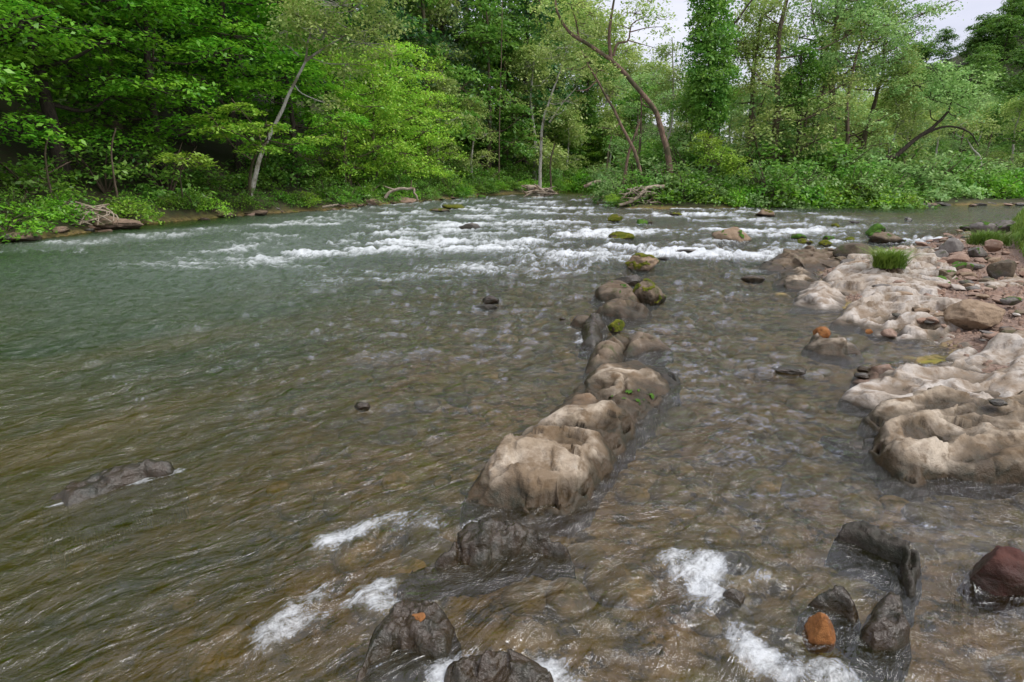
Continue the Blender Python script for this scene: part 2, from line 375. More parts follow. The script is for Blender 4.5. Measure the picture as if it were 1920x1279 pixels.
# ------------------------------------------------------------------ the river
FOAM = [  # (polyline in picture points on the water, half width in metres, density)
 ([(620, 1012), (700, 985), (780, 972), (870, 985)], .06, 1.15), ([(500, 1195), (545, 1165), (590, 1130), (655, 1105), (715, 1100)], .06, 1.1),
 ([(630, 1120), (700, 1112), (725, 1130)], .06, 1.0), ([(860, 1265), (930, 1250), (1000, 1268)], .05, 1.1), ([(720, 1250), (770, 1275)], .05, .7),
 ([(1290, 1075), (1320, 1120), (1300, 1180), (1270, 1190)], .10, .8), ([(1330, 1110), (1370, 1130), (1400, 1120)], .04, .8), ([(560, 1140), (640, 1125), (560, 1170)], .05, .75), ([(840, 1275), (960, 1266), (1040, 1279)], .07, 1.3), ([(600, 1010), (660, 1000)], .05, .8), ([(0, 470), (140, 466), (160, 474)], .3, .8), ([(780, 478), (900, 470), (1040, 500)], .4, .85), ([(1110, 470), (1100, 500), (1010, 520)], .35, .85), ([(1275, 1060), (1305, 1080), (1330, 1110), (1345, 1150), (1380, 1190), (1410, 1225), (1460, 1255), (1570, 1272)], .06, 1.35),
 ([(1265, 1065), (1330, 1065)], .06, 1.3), ([(1340, 1090), (1390, 1075), (1440, 1080)], .035, 1.05), ([(1300, 1100), (1310, 1150), (1290, 1200)], .07, .75),
 ([(1740, 985), (1765, 975)], .03, .9), ([(1240, 1150), (1255, 1155)], .015, 1), ([(230, 905), (290, 892), (335, 880)], .035, 1.0), ([(60, 950), (130, 935), (190, 915)], .03, .8), ([(90, 905), (150, 900)], .02, .5),
 ([(1070, 615), (1095, 625), (1090, 640)], .08, .8), ([(1095, 655), (1080, 690), (1088, 705)], .08, .65), ([(1020, 550), (1115, 548)], .08, .8),
 ([(800, 505), (900, 492), (950, 498), (1040, 488), (1090, 500)], .25, .95), ([(890, 445), (960, 455), (1010, 460)], .6, .95), ([(880, 405), (990, 400), (1100, 403)], .7, .8),
 ([(700, 525), (760, 518), (800, 522)], .15, .8), ([(960, 478), (1050, 470), (1120, 482)], .5, .8), ([(0, 495), (40, 492)], .1, .8), ([(70, 470), (120, 466), (150, 472)], .15, .7),
 ([(220, 445), (330, 440), (420, 433), (520, 425)], .25, .85), ([(330, 432), (470, 420), (640, 410), (720, 400)], .35, .8), ([(560, 440), (650, 437)], .15, .7),
 ([(1260, 480), (1330, 475), (1400, 478)], .3, .75), ([(1180, 470), (1260, 466)], .3, .7), ([(1400, 415), (1480, 410)], .5, .75), ([(1600, 416), (1740, 424)], .3, .7),
 ([(1240, 425), (1330, 420), (1420, 428)], .5, .65), ([(1560, 430), (1640, 440)], .3, .7), ([(1440, 690), (1480, 697)], .04, .7), ([(1340, 760), (1400, 790)], .05, .45),
 ([(670, 775), (660, 770)], .05, .6), ([(740, 765), (800, 760)], .04, .5), ([(900, 590), (940, 592)], .05, .5), ([(1640, 900), (1700, 915)], .02, .5)]
def polyd(x, y, pts):
    d = np.full(np.shape(x), 1e9)
    for (ax, ay), (bx, by) in zip(pts[:-1], pts[1:]):
        ex, ey = bx-ax, by-ay; t = np.clip(((x-ax)*ex+(y-ay)*ey)/(ex*ex+ey*ey+1e-9), 0, 1)
        d = np.minimum(d, np.hypot(x-ax-t*ex, y-ay-t*ey))
    return d
d = np.concatenate([[-6, -1, 0, .3], CH/np.tan(np.linspace(math.atan(CH/.6), math.atan(CH/130), 560))])
U = np.linspace(-1.25, 1.25, 860)
WX, WY, q = fan(d, U)
WX = np.where(WY < .2, np.linspace(-12, 12, 860)[None, :], WX)
wz = zones(WX, WY); WG = Z(WX, WY, wz)
keep = (WG < .12)
px_, pc = -16., 18.
rel = (WX-px_, WY-pc); R_ = np.hypot(*rel); TH = np.arctan2(rel[1], rel[0])
wob = .35*fbm(WX*.35, WY*.35, 31, 3)
FS = TH*20; FT = R_ + wob + .10*fbm(WX*1.3, WY*1.3, 33, 3)
# how broken the water is
rap = np.exp(-((WY-16)/9)**2) * sstep(-16, -3, WX) * sstep(14, 4, WX)*1.0
rap = np.maximum(rap, .72*sstep(7.0, 11.5, WY+.9*fbm(WX*.5, WY*.5, 71, 3)*3)*sstep(-5.5, -1.5, WX+.15*(WY-10))*sstep(3.2, 1.0, WX)*sstep(16, 12, WY))
rap = np.maximum(rap, .8*np.exp(-((polyd(WX, WY, G2([(150, 455), (420, 430), (640, 408), (800, 392)])))/2.2)**2))
rap = np.maximum(rap, .85*sstep(9, 15, WY)*sstep(80, 45, WY)*sstep(-11, -2, WX + .3*(WY-10))*sstep(24, 12, WX))
rap = np.maximum(rap, .5*np.exp(-((WX+.8)/2.6)**2)*sstep(4.5, 8, WY))
rap = np.maximum(rap, .42*sstep(.9, 1.6, WX)*sstep(4.2, 2.4, WX)*sstep(2, 3.2, WY)*sstep(14, 6, WY))
calm = 1-rap
FD = np.zeros(WX.shape)
for pts, w_, s_ in FOAM:
    FD = np.maximum(FD, s_*np.exp(-(polyd(WX, WY, G2(pts))/(w_*2.1))**2))
big = fbm(WX*.45, WY*.62, 41, 4)
crest = 1-np.abs(fbm(WX*.62+big*1.5, WY*1.35, 42, 3))*2.6          # broken crests of the rapids
crest2 = 1-np.abs(fbm(WX*2.6, WY*3.6, 47, 3))*2.6
crs = np.clip(.62*crest+.38*crest2, 0, 1)
z = rap*(.15*(crs-.45) + .10*big)
rip = fbm(FS*2.0+big, FT*6.5, 51, 3)                              # ripples stretched along the flow
z = z + (.013+.050*sstep(2.2, 5.5, WY))*rip*(.55+.45*rap)
z = z + .028*fbm(WX*4.2+.25*WY, WY*9-WX*2, 55, 3)*(.4+.6*sstep(-1.2, .2, WX))*sstep(9, 4, WY)   # crosswise ripples below the stones
z = z + .022*fbm(WX*1.1, WY*1.4, 56, 2)
z = z + .03*FD*(.5+fbm(WX*9, WY*9, 57, 3))
z += .015*np.exp(-((WX-1.75)**2+(WY-3.5)**2)/.6)*fbm(WX*6, WY*6, 58, 2)*2
# water heaves over stones just under the surface and drops off behind them
HUMP = [(1430, 690, .22, .05), (1310, 740, .16, .05), (1390, 785, .12, .04), (1370, 850, .12, .035), (930, 1215, .22, .07), (700, 665, .2, .05), (1350, 1050, .14, .05), (300, 610, .35, .06), (800, 655, .3, .05), (700, 758, .15, .04), (560, 690, .3, .03), (1290, 530, .2, .06), (1230, 615, .2, .05)]
for hx, hy, hr, hh in HUMP:
    c = G(hx, hy); dx, dy = WX-c[0], WY-c[1]
    z += hh*np.exp(-((dx/(hr*1.6))**2+(dy/hr)**2)) - hh*.6*np.exp(-((dx/(hr*1.6))**2+((dy+hr*1.1)/(hr*.6))**2))
for pl, wd in (([(90, 940), (200, 900), (320, 880)], .22), ([(960, 930), (1100, 900), (1170, 820), (1200, 740), (1150, 670), (1110, 620), (1170, 585), (1180, 550), (1210, 505)], .45), ([(900, 890), (1000, 800), (1060, 740), (1100, 690)], .35), ([(1920, 905), (1780, 893), (1700, 905), (1630, 845), (1620, 780), (1580, 745), (1620, 700), (1520, 650)], .4),
               ([(1520, 610), (1500, 570), (1460, 530), (1430, 500)], .6), ([(800, 1060), (950, 1010), (1060, 1040)], .16), ([(700, 1230), (790, 1160), (840, 1200)], .16), ([(860, 1250), (1000, 1260)], .14), ([(1570, 1000), (1690, 1040), (1710, 1100), (1660, 1180), (1560, 1130)], .16)):
    z = z*(1-.8*np.exp(-(polyd(WX, WY, G2(pl))/wd)**2))
z *= sstep(.35, -.2, np.maximum(wz[0], wz[1]))*.9+.1
z -= .012
foam = np.clip(FD*(.74+.55*fbm(FS*1.2, FT*5, 63, 3)+.35*fbm(WX*6, WY*6, 64, 3)), 0, 1.1)*.84
fr = rap*(.34+.05*sstep(8, 12, WY)+.48*sstep(.35, .95, crs)+.55*np.clip(big+.05, -.3, .5)+.85*fbm(WX*.25, WY*.33, 72, 3))
foam = np.maximum(foam, fr*.98)
speck = sstep(.42, .6, fbm(WX*7, WY*9, 61, 2))*.34*(1-rap)*sstep(1.5, -1.5, WX)
foam = np.maximum(foam, .12+speck)
depth = np.clip(z-WG, 0.0, 3)
murk = 1-np.exp(-depth*(1.15+2.3*sstep(.5, -2.5, WX-.1*(WY-3))))
murk = np.clip(murk*(.75+.25*sstep(3, 12, WY)), 0, 1)
tone = np.clip(sstep(4, 13, WY+.5*fbm(WX*.3, WY*.3, 91, 3)*6)*.8 + .5*sstep(0, -6, WX)*sstep(2.5, 6, WY), 0, 1)
kf = keep.ravel()[q].any(1)
q2 = q[kf]; used = np.unique(q2); remap = -np.ones(WX.size, int); remap[used] = np.arange(len(used))
V = np.stack([WX, WY, z], -1).reshape(-1, 3)[used]
me = mesh_np('river_water', V, remap[q2], WATER)
attr(me, 'flow', 'FLOAT_VECTOR', np.stack([FS, FT, FS*0], -1).reshape(-1, 3)[used])
attr(me, 'props', 'FLOAT_COLOR', np.stack([murk, foam, .08+.92*rap, FS*0+1], -1).reshape(-1, 4)[used])
attr(me, 'tone', 'FLOAT', tone.ravel()[used])
tag(link('river_water', me), kind='structure')
# cobbles lying on the bed of the shallows, seen through the water
rq = np.random.RandomState(14); bv, bf, nb_ = [], [], 0
bpy.ops.mesh.primitive_ico_sphere_add(subdivisions=2, radius=1); _o = bpy.context.object
_v2 = np.array([v.co[:] for v in _o.data.vertices]); _f2 = np.array([list(p.vertices) for p in _o.data.polygons]); bpy.data.objects.remove(_o)
def m_cob():
    m = NM('bed_cobbles'); g = m.n('ShaderNodeNewGeometry'); n = m.noise(g.outputs['Position'], 12, 5, .7)
    c = m.mix(g.outputs['Random Per Island'], (.44, .30, .10), (.06, .05, .025)); return m.end(m.princ(m.mix(m.ramp(n, .4, .6), c, (.14, .12, .03)), .6, m.bump(n, .8, .02), .2))
for i in range(950):
    x = rq.uniform(-4.5, 6.5); y = rq.uniform(1.2, 13); s_ = rq.uniform(.04, .16)*(1+.25*(y > 6))
    r_ = rq.normal(size=3); v = _v2*(1+.2*(_v2@r_)[:, None]*.4)*[s_, s_*rq.uniform(.6, 1), s_*.45]; a_ = rq.uniform(0, 6.3)
    v = np.stack([v[:, 0]*math.cos(a_)-v[:, 1]*math.sin(a_), v[:, 0]*math.sin(a_)+v[:, 1]*math.cos(a_), v[:, 2]], 1)
    bv.append(v+[x, y, 0]); bf.append(_f2+nb_); nb_ += len(v)
bv = np.concatenate(bv); cz = Z(bv[::42, 0], bv[::42, 1]); bv[:, 2] += np.repeat(np.minimum(cz, -.09), 42)+.005
tag(link('riverbed_cobbles', mesh_np('riverbed_cobbles', bv, np.concatenate(bf), m_cob())), 'brown and golden cobbles lying on the bed under the clear shallows', 'cobbles', kind='stuff')
# ------------------------------------------------------------------ rocks
def moss_shell(o_me, root, mat, seed, cover, loc=(0, 0, 0), zmin=-.02, freq=6):
    v = np.zeros(len(o_me.vertices)*3, np.float32); o_me.vertices.foreach_get('co', v); v = v.reshape(-1, 3)
    nr = np.zeros(len(v)*3, np.float32); o_me.vertices.foreach_get('normal', nr); nr = nr.reshape(-1, 3)
    s = np.ptp(v[:, 0])+1e-6
    m = fbm(v[:, 0]/s*freq+seed, v[:, 1]/s*freq+v[:, 2]/s*3, seed, 3)+cover-.5 + .2*nr[:, 2]
    m = np.where(v[:, 2]+loc[2] > zmin, m, -1)
    qs = np.array([list(p.vertices) for p in o_me.polygons]); k = (m[qs] > 0).all(1)
    if k.sum() < 3: return
    th = np.clip(m, 0, .25)*s*.12
    vv = v+nr*(th[:, None]+s*.004)*(1+.5*fbm(v[:, 0]*40/s, v[:, 1]*40/s, 3, 2))[:, None]
    used, inv = np.unique(qs[k], return_inverse=True)
    link('moss', mesh_np('moss', vv[used], inv.reshape(-1, qs.shape[1]), mat), root)['kind'] = 'stuff'
def outcrop(name, label, cat, outline, tops, mat, seed=1, scal=(.18, .05), rough=.02, dist=None, group=None, moss=0, mossm=None, cracks=(), stretch=(1, 1, 0), base=-.02, parent=None, steep=1.0, edge=.16, facet=.42, fsz=.22, zk=.84):
    O = G2(outline); D0 = float(np.mean(O[:, 1])); k = D0/3.0 if dist is None else dist
    if 0.5*np.sum(O[:, 0]*np.roll(O[:, 1], -1)-np.roll(O[:, 0], -1)*O[:, 1]) < 0: O = O[::-1]
    tops = [(a_, b_, c_*zk) for a_, b_, c_ in tops]
    pts = np.array([G(*t)[:2] for t in tops]); zs = np.array([t[2] for t in tops], float); c = .035*k
    lo = O.min(0)-.1*k; hi = O.max(0)+.1*k; res = .0095*k
    gx = np.arange(lo[0], hi[0], res); gy = np.arange(lo[1], hi[1], res*1.1); X, Y = np.meshgrid(gx, gy, indexing='ij')
    num = 0; den = 0
    for (ax, ay), az_ in zip(pts, zs):
        w = ((X-ax)**2+(Y-ay)**2+c*c)**-1.6; num = num+w*az_; den = den+w
    T = num/den; sd = sdist(X, Y, O)+.03*k*fbm(X*5/k, Y*5/k, seed+2, 3)
    e = np.clip(sd/(edge*k), 0, 1); prof = 1-(1-e)**2.4; h = base+(T-base)*prof
    h = np.where(sd < 0, base+sd*13/max(k, .6), h)
    if facet:                       # broken faces: each cell of the stone follows its own plane
        fs = fsz*k; wx_ = X+.03*k*fbm(X*6/k, Y*6/k, seed+51, 3); wy_ = Y+.03*k*fbm(X*6/k, Y*6/k, seed+52, 3)
        cx_, cy_ = cell_of(wx_/fs, wy_/fs, seed+53); cx_ = cx_*fs; cy_ = cy_*fs
        gi = np.clip(((cx_-lo[0])/res).astype(int), 1, X.shape[0]-2); gj = np.clip(((cy_-lo[1])/(res*1.1)).astype(int), 1, X.shape[1]-2)
        g0, g1_ = np.gradient(h, res, res*1.1); rr0 = h2(np.round(cx_*997), np.round(cy_*991), seed)-.5; rr1 = h2(np.round(cx_*1013), np.round(cy_*971), seed+5)-.5
        hf = h[gi, gj]+(np.clip(g0[gi, gj], -1.6, 1.6)+rr0*.5)*(wx_-cx_)+(np.clip(g1_[gi, gj], -1.6, 1.6)+rr1*.5)*(wy_-cy_)
        hf = np.minimum(hf, T.max()*1.12); h = np.where(sd > .01*k, h+(hf-h)*facet*sstep(.015*k, .12*k, sd), h)
    inn = sstep(-.01*k, .10*k, sd)
    sx, sy, an = stretch; ca, sa = math.cos(an), math.sin(an)
    wx = X+.10*k*fbm(X*2.5/k, Y*2.5/k, seed+3, 3); wy = Y+.10*k*fbm(X*2.5/k, Y*2.5/k, seed+4, 3)
    ux, uy = (wx*ca+wy*sa)/(scal[0]*sx), (-wx*sa+wy*ca)/(scal[0]*sy)
    f1, f2 = worley(ux, uy, seed); g1, g2 = worley(ux*2.3+7, uy*2.3, seed+9)
    h = h+np.clip(T/.12, .15, 1)*inn*(scal[1]*(f1-.3)*1.6 + scal[1]*.2*(g1-.2)) + (.35+.65*inn)*rough*(fbm(X*9/k, Y*9/k, seed+6, 5)+.5*fbm(X*3/k, Y*3/k, seed+8, 3))
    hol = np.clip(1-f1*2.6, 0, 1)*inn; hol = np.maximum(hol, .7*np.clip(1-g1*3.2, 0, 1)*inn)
    h = h - .35*rough*np.clip(.25-(np.sqrt(f2)-np.sqrt(f1)), 0, 1)*inn*0
    st = .045*k; tt_ = (h+.25*X*math.cos(seed)+.25*Y*math.sin(seed))/st+.8*fbm(X*3/k, Y*3/k, seed+31, 2); fr_ = tt_-np.floor(tt_); h = h+inn*st*.6*(sstep(.62, .95, fr_)-fr_)*sstep(-.25, .25, fbm(X*2/k, Y*2/k, seed+33, 2)+.05)
    h = h+inn*rough*.5*(.5-np.abs(fbm(X*6/k, Y*6/k, seed+35, 4))*3)
    lid = T*1.12+.012; h = np.where(h > lid, lid+(h-lid)*.25, h)
    lm = .4*rough*fbm(X*22/k, Y*22/k, seed+16, 3); h = h+lm
    for cpts, cw, cd in cracks:
        dd = polyd(X+.012*k*fbm(X*16, Y*16, 5, 3), Y, np.array([G(*t)[:2] for t in cpts])); h -= cd*np.exp(-(dd/cw)**2)
    jx = .014*k*fbm(h*14/k+X*3, Y*8/k, seed+11, 3)*3*rough/.02*.5; jy = .014*k*fbm(X*8/k, h*14/k, seed+12, 3)*3*rough/.02*.5
    nr, nc = X.shape; i = np.arange(nr-1)[:, None]*nc; j = np.arange(nc-1)[None]
    q = np.stack([i+j, i+nc+j, i+nc+j+1, i+j+1], -1).reshape(-1, 4)
    kp = (sd > -.022*k+.008*k*fbm(X*6/k, Y*6/k, seed+41, 3)).ravel()[q].all(1); q = q[kp]
    ctr = np.array([O[:, 0].mean(), O[:, 1].mean(), 0])
    V = np.stack([X+jx-ctr[0], Y+jy-ctr[1], h], -1).reshape(-1, 3)
    used, inv = np.unique(q, return_inverse=True)
    me = mesh_np(name, V[used], inv.reshape(-1, 4), mat)
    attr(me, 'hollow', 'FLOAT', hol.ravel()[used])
    o = link(name, me, loc=ctr); tag(o, label, cat, group)
    if moss: moss_shell(me, o, mossm or MOSS, seed, moss, ctr, .01)
    return o
bpy.ops.mesh.primitive_ico_sphere_add(subdivisions=5, radius=1); _o = bpy.context.object
_v = np.array([v.co[:] for v in _o.data.vertices]); _f = np.array([list(p.vertices) for p in _o.data.polygons]); bpy.data.objects.remove(_o)
bpy.ops.mesh.primitive_ico_sphere_add(subdivisions=4, radius=1); _o = bpy.context.object
_v4 = np.array([v.co[:] for v in _o.data.vertices]); _f4 = np.array([list(p.vertices) for p in _o.data.polygons]); bpy.data.objects.remove(_o)
def stone_mesh(size, seed, cuts=9, rough=.05, mat=None, hi=False, name='rock'):
    v = (_v if hi else _v4).copy(); f = _f if hi else _f4; r = np.random.RandomState(seed)
    v += .22*n3(v*1.1+seed, seed, 2)[:, None]*v
    for i in range(cuts):
        nn = r.normal(size=3); nn /= np.linalg.norm(nn); dd = r.uniform(.5, .85); s = v@nn; k = s > dd
        v[k] -= nn*((s[k]-dd)*.9)[:, None]
    nl = v/np.linalg.norm(v, axis=1)[:, None]
    v += nl*(rough*(n3(v*4+seed, seed+1, 4)))[:, None]*1.6
    v *= np.array(size)[None]*.5/np.abs(v).max(0)
    return mesh_np(name, v, f, mat)
def stone(px, py, w, hpx, mat, label, seed=1, cuts=9, depth=.75, rough=.05, rz=0, tilt=0, moss=0, mossm=None, z0=0, sink=.3, cat='rock', group=None, name='rock', hi=None):
    g = G(px, py, z0); sl = math.hypot(g[1], CH); wm = w*sl/FPX*1.0; hm = hpx*sl/FPX*1.05
    dm = wm*depth; hm = max(.03, hm-.25*dm*CH/sl) if hpx > w*.3 else hm*.9
    H = hm/(1-sink)
    me = stone_mesh((wm*1.04, dm, H), seed, cuts, rough, mat, hi if hi is not None else w > 70, name)
    o = link(name, me, loc=(g[0], g[1]+dm*.45, z0+H*.5-H*sink)); o.rotation_euler = (0, tilt, rz)
    tag(o, label, cat, group)
    if moss: moss_shell(me, o, mossm or MOSS, seed, moss, o.location, z0+.005, 3)
    return o
# --- the ridge of rocks in the middle of the river
outcrop('rock', 'largest domed pale tan boulder at the near end of the rock ridge', 'rock',
 [(868, 940), (900, 948), (960, 950), (1010, 960), (1065, 966), (1105, 935), (1135, 893), (1160, 860), (1145, 840), (1080, 830), (1000, 830), (940, 846), (895, 890)],
 [(925, 868, .13), (950, 845, .19), (985, 836, .235), (1040, 843, .235), (1090, 850, .215), (1125, 862, .15), (1000, 868, .23), (1060, 880, .20), (1095, 900, .13), (1040, 915, .15), (985, 915, .13), (925, 905, .09), (900, 925, .035), (950, 935, .04), (1010, 945, .04), (1070, 945, .05), (1120, 885, .08), (1085, 862, .19)],
 R_PALE, 11, (.42, .085), .018, edge=.14, facet=.8, cracks=[([(985, 880, .2), (1000, 915, .14), (1015, 955, .02)], .008, .035), ([(1005, 870, .22), (1030, 920, .14), (1050, 955, .02)], .007, .03), ([(1090, 845, .2), (1075, 900, .15), (1055, 935, .05)], .006, .02)])
outcrop('rock', 'pale sharp-ridged ledge with a small pool just behind the largest boulder', 'rock',
 [(945, 842), (985, 808), (1050, 788), (1110, 768), (1160, 768), (1188, 795), (1188, 815), (1170, 845), (1135, 858), (1080, 832), (1000, 828)],
 [(1150, 783, .17), (1120, 793, .16), (1080, 803, .13), (1183, 808, .12), (1050, 825, .085), (1000, 832, .07), (1115, 830, .12), (1150, 828, .11), (1165, 840, .06), (1085, 832, .08), (1135, 805, .16)],
 R_PALE, 15, (.34, .12), .016, edge=.10, facet=.8)
outcrop('rock', 'smooth low tan slab on the left side of the ridge behind the ledge', 'rock',
 [(985, 815), (1020, 790), (1040, 760), (1070, 746), (1120, 738), (1135, 755), (1105, 785), (1050, 808)],
 [(1060, 757, .09), (1100, 748, .10), (1085, 768, .10), (1048, 780, .07), (1020, 800, .03)], R_TAN, 18, (.4, .02), .012)
outcrop('rock', 'layered brown slab with dark green hollows on the right side of the ridge', 'rock',
 [(1060, 800), (1110, 765), (1140, 735), (1205, 732), (1235, 750), (1218, 775), (1185, 800), (1130, 800)],
 [(1140, 752, .11), (1180, 748, .12), (1205, 755, .10), (1190, 775, .06), (1150, 772, .09), (1110, 785, .05)], R_BROWN, 22, (.15, .05), .02, moss=.18, mossm=MOSSG)
outcrop('rock', 'broad pale rock with two humps in the middle of the ridge', 'rock',
 [(1060, 748), (1085, 725), (1110, 700), (1150, 690), (1205, 690), (1245, 708), (1262, 735), (1235, 758), (1150, 762), (1100, 757)],
 [(1108, 708, .12), (1145, 703, .15), (1190, 702, .16), (1220, 715, .13), (1245, 730, .06), (1130, 730, .10), (1170, 722, .13), (1205, 735, .11), (1100, 738, .05), (1165, 745, .08)],
 R_PALE, 25, (.38, .09), .016, edge=.11, facet=.8, cracks=[([(1170, 700, .15), (1175, 740, .1)], .012, .05)])
outcrop('rock', 'flat wet slabs lying at the water right of the two-humped rock', 'rock',
 [(1190, 705), (1210, 688), (1255, 688), (1275, 712), (1278, 738), (1250, 730), (1215, 712)], [(1215, 697, .07), (1245, 700, .07), (1255, 718, .07), (1268, 730, .05)], R_GREY, 29, (.3, .03), .02)
outcrop('rock', 'knobbly brown rock on the ridge beside the small waterfall', 'rock',
 [(1098, 697), (1104, 675), (1118, 655), (1150, 640), (1182, 645), (1175, 670), (1150, 690), (1120, 700)],
 [(1120, 664, .15), (1150, 650, .18), (1172, 652, .13), (1125, 680, .10), (1155, 673, .10)], R_BROWN, 33, (.2, .12), .02, edge=.08, facet=.9, fsz=.12)
outcrop('rock', 'brown hump tailing to the right above the knobbly ridge rock', 'rock',
 [(1165, 665), (1180, 640), (1205, 628), (1235, 640), (1258, 658), (1225, 658), (1195, 668)],
 [(1195, 638, .15), (1212, 634, .16), (1238, 650, .08), (1185, 655, .10)], R_BROWN, 36, (.2, .09), .02, edge=.08, facet=.9, fsz=.12)
outcrop('rock', 'dark rounded rock on the left edge of the ridge below the mossy stone', 'rock',
 [(1090, 645), (1088, 625), (1095, 608), (1115, 600), (1135, 610), (1130, 635), (1118, 650)],
 [(1105, 610, .18), (1120, 618, .15), (1100, 628, .13), (1115, 638, .10)], R_DARK, 38, (.2, .08), .02, edge=.08, facet=.9, fsz=.12)
stone(1155, 624, 34, 24, R_BROWN, 'small yellow-mossed stone in the middle of the ridge', 41, moss=.8, rough=.08)
stone(1092, 612, 50, 20, R_BROWN, 'slanting brown slab at the left edge of the ridge', 42, rz=.4, tilt=-.35, depth=.5)
outcrop('rock', 'long low brown rock lying crosswise over the ridge', 'rock',
 [(1115, 588), (1135, 572), (1165, 568), (1200, 578), (1222, 582), (1222, 598), (1190, 598), (1150, 592)],
 [(1140, 578, .14), (1163, 571, .20), (1185, 582, .12), (1210, 584, .13)], R_BROWN, 44, (.25, .10), .02, edge=.07, facet=.9, fsz=.12)
outcrop('rock', 'flat grey slab with dark mossy rim left of the boulder in the ridge', 'rock',
 [(1113, 555), (1125, 542), (1155, 536), (1180, 545), (1208, 562), (1200, 573), (1165, 572), (1140, 565)],
 [(1130, 545, .16), (1155, 540, .2), (1175, 552, .17), (1195, 562, .14), (1165, 562, .12)], R_BROWN, 47, (.3, .08), .02, edge=.07, facet=.9, fsz=.12, moss=.12, mossm=MOSSG)
stone(1225, 572, 68, 44, R_BROWN, 'upright brown boulder with green moss on its right side in the ridge', 48, moss=.35, rough=.08, hi=True)
stone(1183, 536, 52, 20, R_DARK, 'jagged dark rock between the ridge boulders', 49, rough=.12)
stone(1208, 508, 66, 32, R_TAN, 'pale peaked rock edged with yellow-green moss at the far end of the ridge', 50, moss=.42, rough=.09, hi=True)
# --- dark wet rocks in the foreground
outcrop('rock', 'long dark wet ledge curving through the water in front of the largest boulder', 'rock',
 [(735, 1085), (770, 1055), (830, 1040), (850, 1010), (880, 992), (940, 988), (1010, 1005), (1075, 1035), (1080, 1052), (1030, 1045), (985, 1038), (930, 1052), (880, 1062), (820, 1068), (770, 1085)],
 [(865, 1008, .10), (900, 998, .13), (945, 1000, .13), (1000, 1014, .11), (1045, 1030, .07), (905, 1030, .10), (860, 1040, .06), (800, 1055, .035), (765, 1068, .02)],
 R_DARK, 61, (.12, .04), .03, facet=.85, fsz=.11, base=-.09, edge=.10, cracks=[([(858, 1000, .08), (862, 1040, .04)], .012, .05)])
outcrop('rock', 'dark purplish wet rock with an orange patch at the bottom edge', 'rock',
 [(655, 1279), (690, 1200), (720, 1150), (760, 1128), (830, 1140), (860, 1180), (850, 1240), (820, 1250), (760, 1225), (705, 1240), (690, 1290)],
 [(735, 1155, 0.078), (780, 1150, 0.086), (825, 1165, 0.070), (745, 1190, 0.078), (800, 1200, 0.062), (835, 1225, 0.047), (700, 1225, 0.047)], R_DARK, 64, (.16, .03), .022, facet=.85, fsz=.11, base=-.09, edge=.10)
outcrop('rock', 'rounded brown rock with thin water spilling over it at the bottom centre', 'rock',
 [(815, 1290), (830, 1255), (880, 1232), (940, 1228), (1000, 1240), (1040, 1262), (1060, 1310), (1000, 1330), (880, 1330)],
 [(860, 1245, 0.070), (920, 1235, 0.094), (980, 1246, 0.086), (1025, 1268, 0.055), (920, 1262, 0.039), (880, 1275, 0.023)], R_DARK, 66, (.2, .02), .015, facet=.85, fsz=.11, edge=.10, base=-.08)
outcrop('rock', 'narrow grey and brown wet rock arching across the lower right shallows', 'rock',
 [(1558, 1010), (1575, 992), (1610, 992), (1650, 1010), (1690, 1030), (1728, 1045), (1730, 1080), (1722, 1118), (1700, 1115), (1688, 1085), (1680, 1055), (1640, 1038), (1600, 1022)],
 [(1580, 998, .07), (1620, 1002, .09), (1660, 1022, .09), (1695, 1038, .10), (1712, 1060, .10), (1708, 1095, .08)], R_GREY, 70, (.1, .03), .02, edge=.06, base=-.07)
outcrop('rock', 'glossy dark pointed rock beside the orange stone', 'rock',
 [(1610, 1190), (1618, 1150), (1645, 1122), (1680, 1120), (1705, 1150), (1712, 1200), (1690, 1222), (1640, 1215)],
 [(1645, 1140, 0.062), (1668, 1132, 0.078), (1685, 1160, 0.086), (1650, 1180, 0.055), (1690, 1195, 0.047)], R_DARK, 72, (.12, .05), .02, facet=.85, fsz=.11, base=-.07, edge=.09)
outcrop('rock', 'small black wet rocks left of the glossy pointed rock', 'rock',
 [(1500, 1130), (1520, 1118), (1570, 1110), (1600, 1125), (1620, 1155), (1605, 1170), (1575, 1150), (1530, 1140)],
 [(1530, 1125, .05), (1575, 1122, .08), (1600, 1148, .07)], R_DARK, 74, (.1, .04), .02, facet=.85, fsz=.11, base=-.07, edge=.08)
stone(1549, 1204, 48, 40, R_ORANGE, 'bright orange stone in the shallows at the lower right', 75, cuts=3, depth=1.0, rough=.05, sink=.55, hi=True)
stone(1912, 1108, 125, 66, R_RED, 'large dark red rounded rock at the right edge of the shallows', 76, cuts=6, depth=.8, rough=.04, sink=.62, hi=True)
stone(1380, 1130, 40, 20, R_DARK, 'dark small stone beside the white foam in the lower right', 77, sink=.6)
stone(1385, 1066, 60, 22, R_GREY, 'grey rounded stone just breaking the surface above the foam', 78, sink=.6, cuts=4)
stone(1342, 1062, 40, 18, R_GREY, 'smaller grey stone to the left of the one above the foam', 79, sink=.6, cuts=4)
stone(785, 1172, 34, 10, R_ORANGE, 'flat orange cobble lying on the dark purplish rock', 80, z0=.055, cuts=3, sink=.4)
